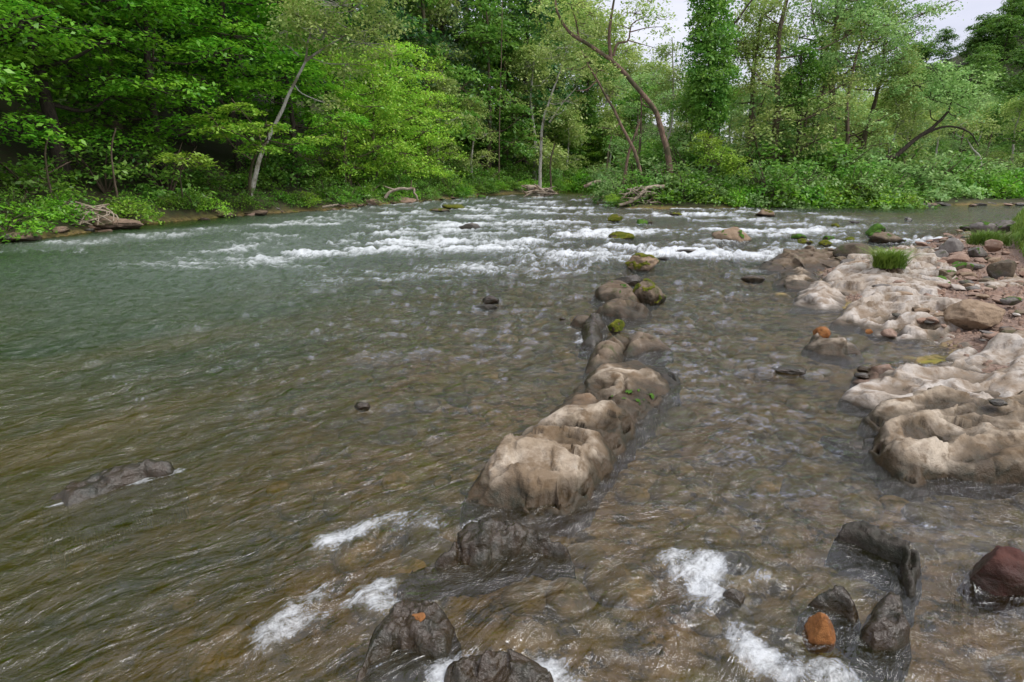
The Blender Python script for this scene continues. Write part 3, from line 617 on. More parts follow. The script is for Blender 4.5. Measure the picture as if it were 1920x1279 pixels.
# --- lone rocks in open water
for px, py, w, h, m_, lb, sd, ms, mm in [
 (676, 770, 32, 18, R_DARK, 'small black rock alone in the water left of the ridge', 81, 0, None),
 (917, 570, 36, 15, R_DARK, 'peaked dark rock of the pair in mid river', 84, 0, None),
 (912, 583, 42, 14, R_GREY, 'low grey rock in front of the peaked dark one in mid river', 85, 0, None),
 (880, 430, 42, 12, R_GREY, 'rounded grey rock among the rapids left of centre', 86, 0, None),
 (1155, 415, 26, 12, R_BROWN, 'squat stone capped with yellow moss in the far rapids', 87, .8, MOSS),
 (1204, 421, 24, 9, R_BROWN, 'low stone with bright green moss in the far rapids', 88, .9, MOSSG),
 (1220, 421, 12, 6, R_BROWN, 'tiny brown stone right of the bright green mossed one', 89, .3, MOSS),
 (1170, 449, 48, 13, R_BROWN, 'slanting rock with a yellow-green moss coat above the ridge', 90, .8, MOSS),
 (1378, 455, 68, 28, R_TAN, 'large pyramid-shaped mossy rock in the far right rapids', 91, .3, MOSSG),
 (1440, 404, 36, 11, R_TAN, 'tan rock with a moss patch near the island bank', 92, .2, MOSS),
 (1272, 404, 28, 6, R_BROWN, 'thin low mossy stone near the island foot', 93, .5, MOSS),
 (1500, 447, 30, 8, R_BROWN, 'leftmost of the low mossy stones before the right bank', 94, .7, MOSSG),
 (1512, 458, 26, 9, R_BROWN, 'dark mossy stone just below the leftmost low one', 95, .5, MOSS),
 (1556, 451, 24, 8, R_BROWN, 'mossy stone right of the dark low pair', 96, .6, MOSSG),
 (1554, 461, 26, 10, R_BROWN, 'round green mossy stone close to the dark boulder', 97, .7, MOSS),
 (1597, 452, 18, 7, R_BROWN, 'small yellow mossed cobble above the dark boulder', 98, .9, MOSS),
 (1569, 426, 16, 6, R_BROWN, 'tiny green mossed stone far out in the right channel', 99, .9, MOSS),
 (1645, 442, 34, 20, R_BROWN, 'pointed green-topped rock off the right bank', 100, .8, MOSSG),
 (1672, 455, 64, 20, R_BROWN, 'long brown rock with dark moss off the right bank', 101, .2, MOSSG),
 (1706, 414, 14, 6, R_DARK, 'small dark rock alone in the far right channel', 102, 0, None),
 (1605, 418, 20, 4, R_DARK, 'flat dark rock awash in the far right channel', 103, 0, None),
 (850, 392, 46, 8, R_BROWN, 'low bar of mossy rock near the left bank', 104, .7, MOSS),
 (822, 397, 40, 6, R_BROWN, 'dark olive rock left of the mossy bar', 105, .5, MOSS),
 (903, 371, 14, 5, R_BROWN, 'small mossy stone near the driftwood branches', 106, .8, MOSSG),
 (1055, 600, 12, 5, R_DARK, 'tiny dark stone left of the slanting slab', 107, 0, None),
 (1490, 702, 60, 10, R_DARK, 'dark wet rock where water humps over in the right channel', 108, 0, None),
 (1418, 528, 44, 14, R_BROWN, 'low brown rock at the outer tip of the right shelf', 109, 0, None),
 (1245, 488, 24, 6, R_GREY, 'grey stone awash right of the pale peaked rock', 110, 0, None),
 (1290, 476, 50, 8, R_GREY, 'flat grey rock awash in the rapids beyond the ridge', 111, 0, None),
 (1215, 700, 1, 1, None, None, 0, 0, None)]:
    if m_: stone(px, py, w, h, m_, lb, sd, moss=ms, mossm=mm, rough=.08, sink=.35)
# --- the scalloped limestone shelf on the right
outcrop('rock', 'long dark half-submerged ledge with water breaking over it in the left foreground', 'rock',
 [(70, 935), (140, 905), (215, 882), (290, 868), (338, 876), (330, 888), (270, 900), (200, 925), (120, 955)], [(230, 886, .085), (285, 872, .13), (320, 874, .09), (170, 908, .05), (120, 930, .03)], R_DARK, 151, (.2, .04), .03, edge=.1, base=-.07, facet=0)
SCL = (1.7, .8, .35)
outcrop('rock_ledge', 'nearest pale ledge with scooped top and steep wavy face on the right', 'rock ledge',
 [(2080, 925), (1920, 905), (1860, 902), (1780, 893), (1742, 898), (1715, 915), (1690, 903), (1655, 878), (1625, 846), (1650, 812), (1700, 795), (1850, 775), (2080, 790)],
 [(1650, 832, .09), (1690, 820, .20), (1735, 822, .20), (1790, 848, .18), (1730, 868, .13), (1712, 893, .05), (1770, 855, .13), (1850, 830, .22), (1905, 840, .22), (1960, 832, .24), (2040, 830, .25), (1820, 870, .14), (1890, 875, .14), (1790, 885, .05), (1800, 815, .09), (1860, 800, .15), (1760, 800, .12), (1960, 800, .16)],
 R_PALE, 111, (.34, .19), .014, edge=.09, stretch=SCL, cracks=[([(1740, 860, .13), (1745, 892, .03)], .01, .04), ([(1870, 850, .14), (1872, 890, .04)], .008, .02)])
outcrop('rock_ledge', 'long pale ridged ledge with brown hollows second from the front', 'rock ledge',
 [(1612, 787), (1640, 806), (1700, 828), (1850, 835), (2080, 840), (2080, 745), (1920, 745), (1800, 745), (1700, 748), (1645, 762)],
 [(1640, 778, .07), (1700, 768, .14), (1780, 765, .16), (1850, 762, .16), (1920, 768, .18), (2000, 775, .2), (1680, 797, .05), (1740, 795, .12), (1820, 795, .12), (1900, 798, .1), (1660, 785, .09)],
 R_PALE, 115, (.38, .20), .012, edge=.08, stretch=SCL)
outcrop('rock_ledge', 'whitish peaked ledge with a rosy hollow third from the front', 'rock ledge',
 [(1574, 745), (1605, 758), (1650, 770), (1700, 778), (1850, 778), (1920, 768), (1900, 730), (1840, 695), (1760, 685), (1680, 696), (1620, 712)],
 [(1640, 710, .13), (1615, 730, .08), (1680, 735, .06), (1720, 705, .12), (1770, 695, .15), (1805, 718, .14), (1850, 738, .14), (1710, 752, .06), (1760, 735, .07), (1890, 752, .11), (1820, 758, .1)],
 R_WHITE, 119, (.36, .22), .012, edge=.10, stretch=SCL)
outcrop('rock_ledge', 'big smooth grey-white slab rising to the right edge', 'rock ledge',
 [(1880, 772), (1825, 735), (1790, 705), (1795, 680), (1860, 650), (1920, 630), (2080, 610), (2080, 790)],
 [(1840, 680, .10), (1880, 655, .19), (1930, 640, .27), (2000, 630, .32), (1900, 700, .17), (1850, 720, .09), (1940, 720, .2), (2000, 700, .3), (1960, 680, .27)],
 R_WHITE, 123, (.5, .20), .016, stretch=(2, .8, .8))
outcrop('rock_ledge', 'small white peaked ledge left of the smooth grey-white slab', 'rock ledge',
 [(1762, 692), (1772, 665), (1790, 645), (1835, 652), (1850, 670), (1820, 690), (1790, 698)], [(1790, 652, .12), (1822, 660, .11), (1790, 675, .06), (1815, 678, .05)], R_WHITE, 125, (.3, .06), .02)
outcrop('rock_ledge', 'wide white water-worn ledge in front of the large tan block', 'rock ledge',
 [(1560, 606), (1600, 612), (1640, 628), (1700, 640), (1760, 648), (1810, 640), (1830, 600), (1790, 570), (1700, 548), (1630, 558), (1580, 585)],
 [(1600, 597, .06), (1640, 572, .15), (1700, 566, .16), (1660, 600, .07), (1720, 595, .13), (1770, 590, .15), (1740, 625, .06), (1790, 620, .09), (1690, 625, .05)],
 R_WHITE, 127, (.30, .26), .018, zk=1.25, edge=.09, stretch=SCL)
outcrop('rock_ledge', 'pale triangular ledge at the waterline of the right shelf', 'rock ledge',
 [(1486, 572), (1530, 580), (1585, 585), (1600, 560), (1560, 535), (1520, 528), (1500, 548)], [(1520, 538, .15), (1545, 550, .12), (1520, 562, .05), (1570, 568, .05)], R_WHITE, 131, (.3, .1), .02, zk=1.15)
outcrop('rock_ledge', 'broad tilted pale ledge around the grass clump', 'rock ledge',
 [(1535, 540), (1560, 556), (1640, 575), (1720, 580), (1790, 560), (1810, 525), (1770, 490), (1700, 470), (1630, 488), (1570, 500), (1545, 520)],
 [(1570, 520, .12), (1620, 530, .16), (1650, 505, .17), (1700, 495, .2), (1750, 505, .17), (1700, 545, .16), (1760, 545, .14), (1600, 555, .06), (1650, 560, .08), (1790, 530, .1)],
 R_WHITE, 134, (.34, .28), .02, zk=1.25, edge=.09, stretch=(1.8, .7, -.5))
outcrop('rock_ledge', 'low brown wet ledge at the far outer edge of the shelf', 'rock ledge',
 [(1422, 503), (1460, 510), (1530, 512), (1600, 505), (1625, 490), (1580, 474), (1500, 473), (1450, 478)], [(1445, 488, .17), (1490, 485, .22), (1540, 484, .2), (1590, 486, .24), (1520, 500, .12)], R_BROWN, 137, (.4, .12), .04)
outcrop('rock_ledge', 'pale rounded ledge below the low brown wet ledge', 'rock ledge',
 [(1452, 530), (1470, 540), (1520, 545), (1540, 528), (1520, 508), (1475, 505)], [(1475, 513, .18), (1500, 516, .20), (1520, 530, .1)], R_PALE, 139, (.3, .08), .03)
outcrop('rock_ledge', 'pair of low peaked rocks with a green hollow in the side pool', 'rock ledge',
 [(1507, 650), (1540, 662), (1565, 664), (1598, 675), (1620, 668), (1612, 648), (1585, 638), (1560, 648), (1535, 622), (1518, 628)], [(1525, 630, .17), (1545, 650, .08), (1575, 650, .1), (1592, 640, .18), (1605, 658, .08)], R_PALE, 141, (.3, .05), .015, zk=1.1)
outcrop('rock_ledge', 'flat grey-white ledge below the earth bank', 'rock ledge',
 [(1800, 545), (1830, 560), (1900, 562), (1990, 565), (1990, 545), (1900, 528), (1850, 525)], [(1840, 540, .2), (1880, 538, .22), (1940, 548, .2)], R_WHITE, 143, (.5, .12), .03)
outcrop('rock_ledge', 'brown undercut ledge with mossy shadowed edge', 'rock ledge',
 [(1722, 545), (1750, 552), (1800, 552), (1815, 535), (1780, 520), (1740, 525)], [(1745, 532, .24), (1790, 535, .24)], R_BROWN, 145, (.4, .05), .03, moss=.2, mossm=MOSSG)
outcrop('rock_ledge', 'low reddish broken ledge at the waterline between pool and channel', 'rock ledge',
 [(1600, 715), (1625, 728), (1680, 722), (1730, 705), (1720, 690), (1670, 682), (1630, 688), (1605, 698)], [(1630, 702, .06), (1670, 696, .08), (1705, 698, .07)], R_PINK, 147, (.2, .07), .03)
outcrop('rock_ledge', 'thin dark ledge trailing into the channel beside the nearest pale ledge', 'rock ledge',
 [(1536, 812), (1560, 822), (1590, 836), (1630, 842), (1660, 835), (1640, 815), (1600, 822), (1570, 812)], [(1565, 817, .02), (1600, 828, .03), (1640, 828, .06)], R_DARK, 149, (.2, .03), .02)
# --- separate stones on the shelf
for px, py, w, h, m_, lb, sd, z0, cuts, ms in [
 (1862, 622, 116, 56, R_TAN, 'large angular tan block on the right bank', 201, .10, 14, 0),
 (1782, 582, 38, 28, R_WHITE, 'white squarish block left of the large tan block', 202, .12, 12, 0),
 (1778, 600, 36, 14, R_TAN, 'small tan wedge under the white squarish block', 203, .10, 8, 0),
 (1611, 488, 68, 30, R_DARK, 'smooth dark grey boulder beside the grass clump', 204, .10, 6, 0),
 (1602, 500, 38, 14, R_GREY, 'light grey lens-shaped stone under the dark boulder', 205, .10, 4, 0),
 (1545, 636, 36, 22, R_ORANGE, 'rounded orange cobble in the side pool', 206, .0, 3, 0),
 (1684, 480, 34, 16, R_PINK, 'pinkish peaked stone behind the grass clump', 207, .12, 9, 0),
 (1630, 508, 60, 18, R_TAN, 'flat tan stone left of the grass clump', 208, .1, 8, 0),
 (1673, 632, 32, 15, R_PINK, 'leaf-shaped pinkish stone at the pool edge', 209, .02, 4, 0),
 (1632, 626, 14, 9, R_ORANGE, 'small reddish stone at the pool edge', 210, .03, 4, 0),
 (1793, 482, 42, 34, R_GREY, 'cracked grey boulder below the mossy shore rocks', 211, .08, 12, 0),
 (1770, 490, 30, 20, R_GREY, 'grey stone leaning on the cracked boulder', 212, .08, 9, 0),
 (1858, 446, 52, 28, R_GREY, 'big grey boulder behind the grass tuft by the channel', 213, .08, 9, .2),
 (1826, 434, 30, 14, R_DARK, 'dark mossy rock at the channel edge of the right bank', 214, .0, 8, .4),
 (1893, 436, 44, 22, R_GREY, 'rounded grey rock next to the grass bank', 215, .12, 6, .25),
 (1760, 456, 36, 8, R_RED, 'flat dark red stone at the channel waterline', 216, .0, 6, 0),
 (1735, 474, 46, 12, R_BROWN, 'flat brown slab at the back waterline of the shelf', 217, .05, 8, 0),
 (1840, 480, 40, 18, R_GREY, 'greenish grey stone with a sharp edge on the rubble', 218, .16, 10, .15),
 (1870, 470, 34, 20, R_PINK, 'pink stone under the lip of the grass bank', 219, .2, 8, 0),
 (1805, 495, 40, 18, R_PINK, 'rosy slab in front of the cracked grey boulder', 220, .14, 8, 0),
 (1768, 498, 24, 10, R_PINK, 'rounded rosy cobble on the gravel', 221, .12, 3, 0),
 (1812, 508, 40, 16, R_BROWN, 'mossy lens-shaped stone in the rubble', 222, .14, 6, .4),
 (1835, 505, 34, 12, R_GREY, 'flat dark grey stone right of the mossy lens-shaped one', 223, .16, 6, 0),
 (1784, 522, 34, 15, R_BROWN, 'brown stone with mossy face in the pebbly hollow', 224, .14, 8, .3),
 (1815, 518, 30, 13, R_PINK, 'pinkish stone in the pebbly hollow', 225, .14, 7, 0),
 (1893, 520, 50, 34, R_DARK, 'dark brown boulder under the grass overhang', 226, .16, 11, 0),
 (1905, 572, 36, 14, R_GREY, 'mossy grey stone behind the large tan block', 227, .16, 8, .3),
 (1738, 590, 30, 12, R_TAN, 'pale tan stone on the wide white ledge', 228, .12, 8, 0),
 (1735, 607, 40, 14, R_PINK, 'reddish broken stone on the wide white ledge', 229, .1, 12, 0),
 (1690, 535, 22, 9, R_PINK, 'pink pebble stone at the foot of the root tangle', 230, .16, 6, 0),
 (1660, 545, 40, 12, R_GREY, 'flat grey shard below the root tangle', 231, .14, 9, 0),
 (1700, 560, 34, 12, R_TAN, 'tan shard lying in a scoop of the tilted ledge', 232, .14, 9, 0),
 (1880, 762, 30, 12, R_DARK, 'dark round stone in the groove by the smooth slab', 233, .14, 5, 0),
 (1625, 700, 26, 12, R_BROWN, 'brown knob at the waterline by the broken ledge', 234, .0, 6, 0),
 (1620, 713, 30, 14, R_DARK, 'dark knob just in front of the brown one at the waterline', 235, .0, 8, 0)]:
    stone(px, py, w, h, m_, lb, sd, z0=z0, cuts=cuts, moss=ms, mossm=MOSSG, rough=.05, sink=.22, rz=0)
# small stones scattered over the shelf

LMK = {'left': [(0, 'at the left edge of view'), (130, 'by the eroded brown rock face'), (265, 'by the pale pink boulder'), (355, 'by the long pinkish shore rock'), (470, 'by the leaning sycamore'), (610, 'by the rosy flat rocks'), (750, 'by the dead branch'), (880, 'left of the root wad'), (1000, 'by the root wad')],
 'isl': [(1190, 'over the exposed roots'), (1255, 'under the big arching tree'), (1330, 'under the ivy column'), (1405, 'right of the ivy column'), (1500, 'under the dark ivy-clad top'), (1575, 'under the tallest cottonwood'), (1660, 'under the crooked leaning trunk'), (1720, 'at the right end of the island')],
 'far': [(1730, 'by the pale log'), (1800, 'right of the pale log'), (1840, 'by the white bent stem'), (1890, 'at its right edge'), (1960, 'past its right edge')],
 'end': [(1000, 'behind the root wad'), (1050, 'right of the white-trunked tree'), (1120, 'behind the curved fallen trunk')],
 'hillL': [(100, 'above the layered maples'), (400, 'above the leaning sycamore'), (600, 'behind the light green trees'), (850, 'left of the root wad'), (1000, 'above the root wad')],
 'back': [(800, 'left of the white-trunked tree'), (1060, 'behind the white-trunked tree'), (1150, 'under the big leaning tree arch'), (1260, 'between the leaning tree and the ivy column'), (1420, 'right of the ivy column'), (1600, 'behind the tallest cottonwood'), (1740, 'right of the tallest cottonwood')],
 'hillR': [(1700, 'at the low left end of its ridge'), (1800, 'partway up its ridge'), (1900, 'near the right edge of view')]}
def near(x, y, z, key): px = proj((x, y, z))[0]; return min(LMK[key], key=lambda t: abs(t[0]-px))[1]
rs = np.random.RandomState(5)
arche = [[stone_mesh((1, .8, .5), 300+i*7+j, 8, .05, m_) for j in range(3)] for i, m_ in enumerate((R_PINK, R_TAN, R_GREY, R_BROWN, R_WHITE))]
cn = ('pinkish', 'tan', 'grey', 'brown', 'whitish')
cnt = 0
while cnt < 150:
    px, py = rs.uniform(1640, 1935), rs.uniform(432, 640)
    if py > 560 and rs.rand() < .6: continue
    g = G(px, py, .13)
    if float(sdist(np.array([g[0]]), np.array([g[1]]), SHELF)[0]) < .05 or float(sdist(np.array([g[0]]), np.array([g[1]]), BANK)[0]) > -.05: continue
    i = rs.randint(5) if rs.rand() < .7 else 0; s = rs.uniform(.09, .30)*(1.2 if py < 520 else .75)
    o = link('rock', arche[i][rs.randint(3)], loc=(g[0], g[1], .12+s*.12)); o.rotation_euler = (rs.uniform(-.25, .25), rs.uniform(-.25, .25), rs.uniform(0, 6.3)); o.scale = (s*1.1, s, s*rs.uniform(.6, 1))
    where = 'in the rubble under the grass bank' if px > 1800 and py < 530 else ('on the gravel behind the grass clump' if py < 500 else ('between the white ledges' if px < 1800 else 'around the large tan block'))
    tag(o, 'small %s stone lying loose %s' % (cn[i], where), 'stone', 'small %s stones %s' % (cn[i], where)); cnt += 1
# gravel nobody could count
gv, gq = [], []; nb = 0
bx = np.array([[-1,-1,-1],[1,-1,-1],[1,1,-1],[-1,1,-1],[-.6,-.6,1],[.6,-.6,1],[.6,.6,1],[-.6,.6,1]])*.5
bq = np.array([[0,1,5,4],[1,2,6,5],[2,3,7,6],[3,0,4,7],[4,5,6,7]])
N = 9000; pts = []
gx = rs.uniform(2.2, 14, N*3); gy = rs.uniform(4, 19, N*3); ok = (sdist(gx, gy, SHELF) > .02) & (sdist(gx, gy, BANK) < .02); gx, gy = gx[ok][:N], gy[ok][:N]
gzv = Z(gx, gy); s = rs.uniform(.012, .05, len(gx)); an = rs.uniform(0, 6.3, len(gx))
lv = bx[None]*(s[:, None, None]*rs.uniform(.6, 1.2, (len(gx), 1, 3))); ca, sa = np.cos(an)[:, None], np.sin(an)[:, None]
lv = np.stack([lv[..., 0]*ca-lv[..., 1]*sa, lv[..., 0]*sa+lv[..., 1]*ca, lv[..., 2]], -1)+np.stack([gx, gy, gzv+s*.2], -1)[:, None]
me = mesh_np('gravel', lv.reshape(-1, 3), (bq[None]+np.arange(len(gx))[:, None, None]*8).reshape(-1, 4), R_PINK, False)
tag(link('gravel', me), 'loose reddish gravel between the ledges of the right bank', 'gravel', kind='stuff')
# --- rocks along the left bank
rb = np.random.RandomState(9); names = ('rosy', 'tan', 'brown', 'grey')
for i, (px, py, w, h, m_, lb) in enumerate([
 (105, 428, 150, 40, R_BANK, 'eroded brown rock face on the left bank near the edge of view'), (45, 440, 80, 24, R_BANK, 'brown broken ledge at the far left waterline'), (175, 432, 110, 26, R_BANK, 'brown rock with roots over it at the left waterline'),
 (265, 412, 40, 22, R_PINK, 'pale pink boulder standing out on the left bank'), (310, 412, 50, 16, R_BANK, 'low brown rock right of the pale pink boulder'), (352, 391, 20, 14, R_PINK, 'small pink rock perched above the left shore'),
 (355, 408, 80, 12, R_PINK, 'long pinkish shore rock on the left bank'), (410, 407, 50, 9, R_BANK, 'flat brown shore rock on the left bank'), (470, 403, 50, 8, R_BANK, 'dark flat rock beneath the green ferns'),
 (548, 392, 56, 9, R_PINK, 'flat pink rock where the bushes end on the left bank'), (600, 389, 50, 9, R_PINK, 'rosy flat rock near the pale stick'), (650, 388, 30, 9, R_TAN, 'tan rounded rock on the left shore'),
 (690, 385, 34, 12, R_BANK, 'brown rock below the fallen branch'), (752, 380, 62, 11, R_PINK, 'pale flat rock at the tip of the left shore'), (230, 425, 40, 14, R_BANK, 'brown block left of the pale pink boulder'), (20, 452, 70, 16, R_BANK, 'dark brown rock in the left corner of the far water')]):
    stone(px, py, w, h, m_, lb, 400+i, z0=.02, cuts=12, rough=.09, sink=.3, depth=.8)
bank_ar = [stone_mesh((1, .8, .5), 450+j, 10, .08, (R_BANK, R_PINK, R_BANK, R_GREY)[j]) for j in range(4)]
nrm = []
def along(poly, t, off):               # point at fraction t along a shoreline, off metres inland
    seg = np.linalg.norm(np.diff(poly, axis=0), axis=1); c = np.concatenate([[0], np.cumsum(seg)])
    s = t*c[-1]; i = min(int(np.searchsorted(c, s, 'right')-1), len(seg)-1); f = (s-c[i])/seg[i]
    e = poly[i+1]-poly[i]; n = np.array([-e[1], e[0]])/np.linalg.norm(e); return poly[i]+e*f+n*off
LSH = LS[1:]
for i in range(42):
    p = along(LSH, rb.uniform(.02, .62), rb.uniform(-.35, .5)); s = rb.uniform(.25, .8)
    j = rb.randint(4); o = link('rock', bank_ar[j], loc=(p[0], p[1], gz(*p)*.5+.03)); o.scale = (s, s, s*.7); o.rotation_euler = (rb.uniform(-.3, .3), rb.uniform(-.3, .3), rb.uniform(0, 6))
    tag(o, '%s stone along the wet foot of the wooded left bank' % ('brown', 'pinkish', 'brown', 'grey')[j], 'stone', '%s stones along the left bank' % ('brown', 'pinkish', 'brown', 'grey')[j])
for i in range(34):
    px = rb.uniform(1700, 1930); g = G(px, rb.uniform(381, 387)); s = rb.uniform(.3, 1.0); j = (1, 0, 1, 3)[rb.randint(4)]
    o = link('rock', bank_ar[j], loc=(g[0], g[1], .05)); o.scale = (s*1.3, s, s*.6); o.rotation_euler = (0, 0, rb.uniform(0, 6))
    tag(o, '%s stone on the low far right shore' % ('brown', 'pinkish', 'brown', 'grey')[j], 'stone', '%s stones on the far right shore' % ('brown', 'pinkish', 'brown', 'grey')[j])
# ------------------------------------------------------------------ foliage
def leaf_quads(C, nv, size, r, aspect=.55):
    n = len(C); a = r.normal(size=(n, 3)); nv = nv/(np.linalg.norm(nv, axis=1)[:, None]+1e-9)
    u = np.cross(nv, a); u /= np.linalg.norm(u, axis=1)[:, None]+1e-9; w = np.cross(nv, u)
    s = (size*r.uniform(.45, 1.45, n))[:, None]
    V = np.stack([C-u*s*.5, C+w*s*aspect*.5-u*s*.05, C+u*s*.55-nv*s*.12, C-w*s*aspect*.5-u*s*.05], 1)
    return V.reshape(-1, 3)
def sprays(C, out, R, n, size, r, flat=.22, up=1.0, droop=.3):
    m = len(C); rr = np.sqrt(r.uniform(0, 1, (m, n))); an = r.uniform(0, 2*math.pi, (m, n)); Rm = (R*r.uniform(.6, 1.35, m))[:, None]
    # uneven outline of each spray
    lob = 1+.35*np.sin(an*3+r.uniform(0, 6, (m, 1)))+.2*np.sin(an*5+r.uniform(0, 6, (m, 1)))
    x = rr*np.cos(an)*Rm*lob; y = rr*np.sin(an)*Rm*lob; z = r.normal(size=(m, n))*flat*Rm*.5-droop*rr*rr*Rm
    o2 = out[:, None, :2]; z = z-.28*(x*o2[..., 0]+y*o2[..., 1])
    Pn = np.stack([x, y, z], -1)+C[:, None]
    nv = r.normal(size=(m, n, 3))*.55+np.array([0, 0, up]); nv += out[:, None]*.35
    return leaf_quads(Pn.reshape(-1, 3), nv.reshape(-1, 3), size, r)
def leafmesh(V, mat, name='crown'): return mesh_np(name, V, np.arange(len(V)).reshape(-1, 4), mat, False)
def blob_sprays(b, n, r, shell=.5):
    c, rad = np.array(b[0], float), np.array(b[1], float)
    dv = r.normal(size=(n, 3)); dv[:, 2] = dv[:, 2]*.9+.25; dv /= np.linalg.norm(dv, axis=1)[:, None]
    k = r.uniform(shell, 1, n)**.7; return c+dv*rad*k[:, None], dv
def tree(name, label, cat, trunk, r0, blobs, leaf, bark, seed=1, lsize=.16, sprR=.8, nl=40, dens=1.0, flat=.22, up=1.0, droop=.3, r1=.25, limbs=True, group=None, twigs=True, extra=(), shell=.5, origin=None):
    r = np.random.RandomState(seed); trunk = np.asarray(trunk, float); o0 = trunk[0].copy() if origin is None else np.array(origin)
    root = empty(name, o0, label, cat, group)
    g = Geo(); tp = curve(trunk, max(14, len(trunk)*6)); n = len(tp); tt = np.linspace(0, 1, n)
    tp = tp+np.stack([fbm(tt*9+seed, tt*0, seed, 2), fbm(tt*9, tt*0+3, seed+1, 2), tt*0], 1)*r0*.5
    rad = r0*(1-(1-r1)*tt**.9)*(1+.5*np.exp(-tt*22)); g.tube(tp-o0, rad, 9); link('trunk', g.mesh('trunk', bark), root)
    for pts, ra, rb_ in extra:
        e = curve(pts, 12); g = Geo(); g.tube(e-o0, np.linspace(ra, rb_, 12), 6); link('branch', g.mesh('branch', bark), root)
    tw = Geo(); LV = []
    for b in blobs:
        c = np.array(b[0], float); rad_ = np.array(b[1], float); vol = (rad_[0]*rad_[1]*rad_[2])**(2/3)
        ns = max(4, int(vol*dens*5.0/(sprR*sprR))); C, dv = blob_sprays(b, ns, r, shell)
        if limbs:
            j = int(np.argmin(np.linalg.norm(tp-(c-np.array([0, 0, rad_[2]*.6])), axis=1))); s = tp[j]; m = (s+c)/2+np.array([0, 0, -.1*np.linalg.norm(c-s)])+r.normal(size=3)*.15
            g = Geo(); g.tube(curve([s, m, c, c+(c-m)*.5], 10)-o0, np.linspace(max(.03, rad[j]*.45), .02, 10), 5); link('branch', g.mesh('branch', bark), root)
        if twigs:
            for k in range(0, ns, 3):
                mid = (c+C[k])/2+r.normal(size=3)*.12; tw.tube(np.array([c, mid, C[k]])-o0, [.03, .018, .008], 3)
        LV.append(sprays(C, dv, sprR, nl, lsize, r, flat, up, droop))
    if tw.n: o = link('twig', tw.mesh('twig', bark), root); o['kind'] = 'stuff'
    if LV: link('crown', leafmesh(np.concatenate(LV)-o0, leaf), root)
    return root
def arch_tree(name, H, Rc, kind, leaf, bark, seed, lsize, nl, low=.15, **k):
    r = np.random.RandomState(seed); bl = []
    if kind == 'tier':                  # layered maple: flat shelves reaching out
        nb = 17
        for i in range(nb):
            f = low+(1-low)*(i+.5)/nb; a = i*2.4+r.uniform(-.4, .4); rr = Rc*(.75 if f < .3 else 1.0)*math.sqrt(max(.05, 1-max(0, f-.35)**2/.5))*r.uniform(.45, .75)
            bl.append(((rr*math.cos(a), rr*math.sin(a), H*f), (Rc*.48, Rc*.48, H*.05)))
    elif kind == 'round':
        for i in range(13):
            f = low+(.95-low)*r.uniform(0, 1)**.8; a = i*2.4; w = math.sin(math.pi*min(1, max(.15, (f-low)/(1-low)*.8+.2)))
            bl.append(((Rc*.6*w*math.cos(a), Rc*.6*w*math.sin(a), H*f), (Rc*.42, Rc*.42, H*.11)))
        bl.append(((0, 0, H*.9), (Rc*.4, Rc*.4, H*.1)))
    elif kind == 'conifer':
        for i in range(14):
            f = low+(1-low)*(i+.5)/14; w = Rc*(1-f)*1.1+.3
            for a in (0, 2.1, 4.2): bl.append(((w*.45*math.cos(a+i), w*.45*math.sin(a+i), H*f), (w*.5, w*.5, H*.025)))
    elif kind == 'airy':
        for i in range(16):
            f = low+(1-low)*r.uniform(.0, 1); a = i*2.4; w = Rc*r.uniform(.3, .9)
            bl.append(((w*math.cos(a), w*math.sin(a), H*f), (Rc*.30, Rc*.30, H*.07)))
    tr = [(0, 0, -.5), (r.uniform(-.3, .3), r.uniform(-.3, .3), H*.3), (r.uniform(-.5, .5), r.uniform(-.5, .5), H*.6), (0, 0, H*.95)]
    return tree(name, 'x', 'tree', tr, H*.016+.04, bl, leaf, bark, seed, lsize, nl=nl, origin=(0, 0, 0), **k)
LIB = {
 'maple': arch_tree('maple_tree', 13, 5.2, 'tier', LF_MAPLE, BARK_DARK, 501, .21, 46, .12, sprR=.85, dens=1.5, flat=.14, up=1.6, droop=.25),
 'maple2': arch_tree('maple_tree', 15, 5.6, 'tier', LF_MAPLE, BARK_DARK, 502, .22, 44, .2, sprR=.9, dens=1.4, flat=.16, up=1.5, droop=.3),
 'bright': arch_tree('bright_tree', 9, 4.0, 'tier', LF_BRIGHT, BARK, 503, .19, 42, .08, sprR=.8, dens=1.5, flat=.22, up=1.2, droop=.4),
 'dark': arch_tree('forest_tree', 15, 4.6, 'round', LF_DARK, BARK_DARK, 504, .32, 34, .1, sprR=1.0, dens=.95),
 'mid': arch_tree('forest_tree', 14, 4.6, 'round', LF_MID, BARK, 505, .30, 36, .08, sprR=1.0, dens=1.0),
 'olive': arch_tree('pale_tree', 13, 4.2, 'round', LF_OLIVE, BARK_PALE, 506, .26, 34, .2, sprR=.85, dens=.9, flat=.4),
 'sage': arch_tree('pale_tree', 14, 4.2, 'airy', LF_SAGE, BARK, 507, .22, 36, .18, sprR=.8, dens=1.2, flat=.5),
 'conif': arch_tree('dark_conifer', 20, 4.2, 'conifer', LF_CONIF, BARK_DARK, 508, .26, 30, .12, sprR=.9, dens=1.1, flat=.4, droop=.7),
 'hill': arch_tree('hillside_tree', 13, 5.5, 'round', LF_HILL, BARK_DARK, 509, .55, 26, .1, sprR=1.3, dens=1.2),
 'cotton': arch_tree('cottonwood_tree', 17, 5.0, 'airy', LF_OLIVE, BARK, 510, .20, 34, .2, sprR=.75, dens=1.3, flat=.6),
}
seq = {}
def nth(key):
    seq[key] = seq.get(key, 0)+1; return seq[key]
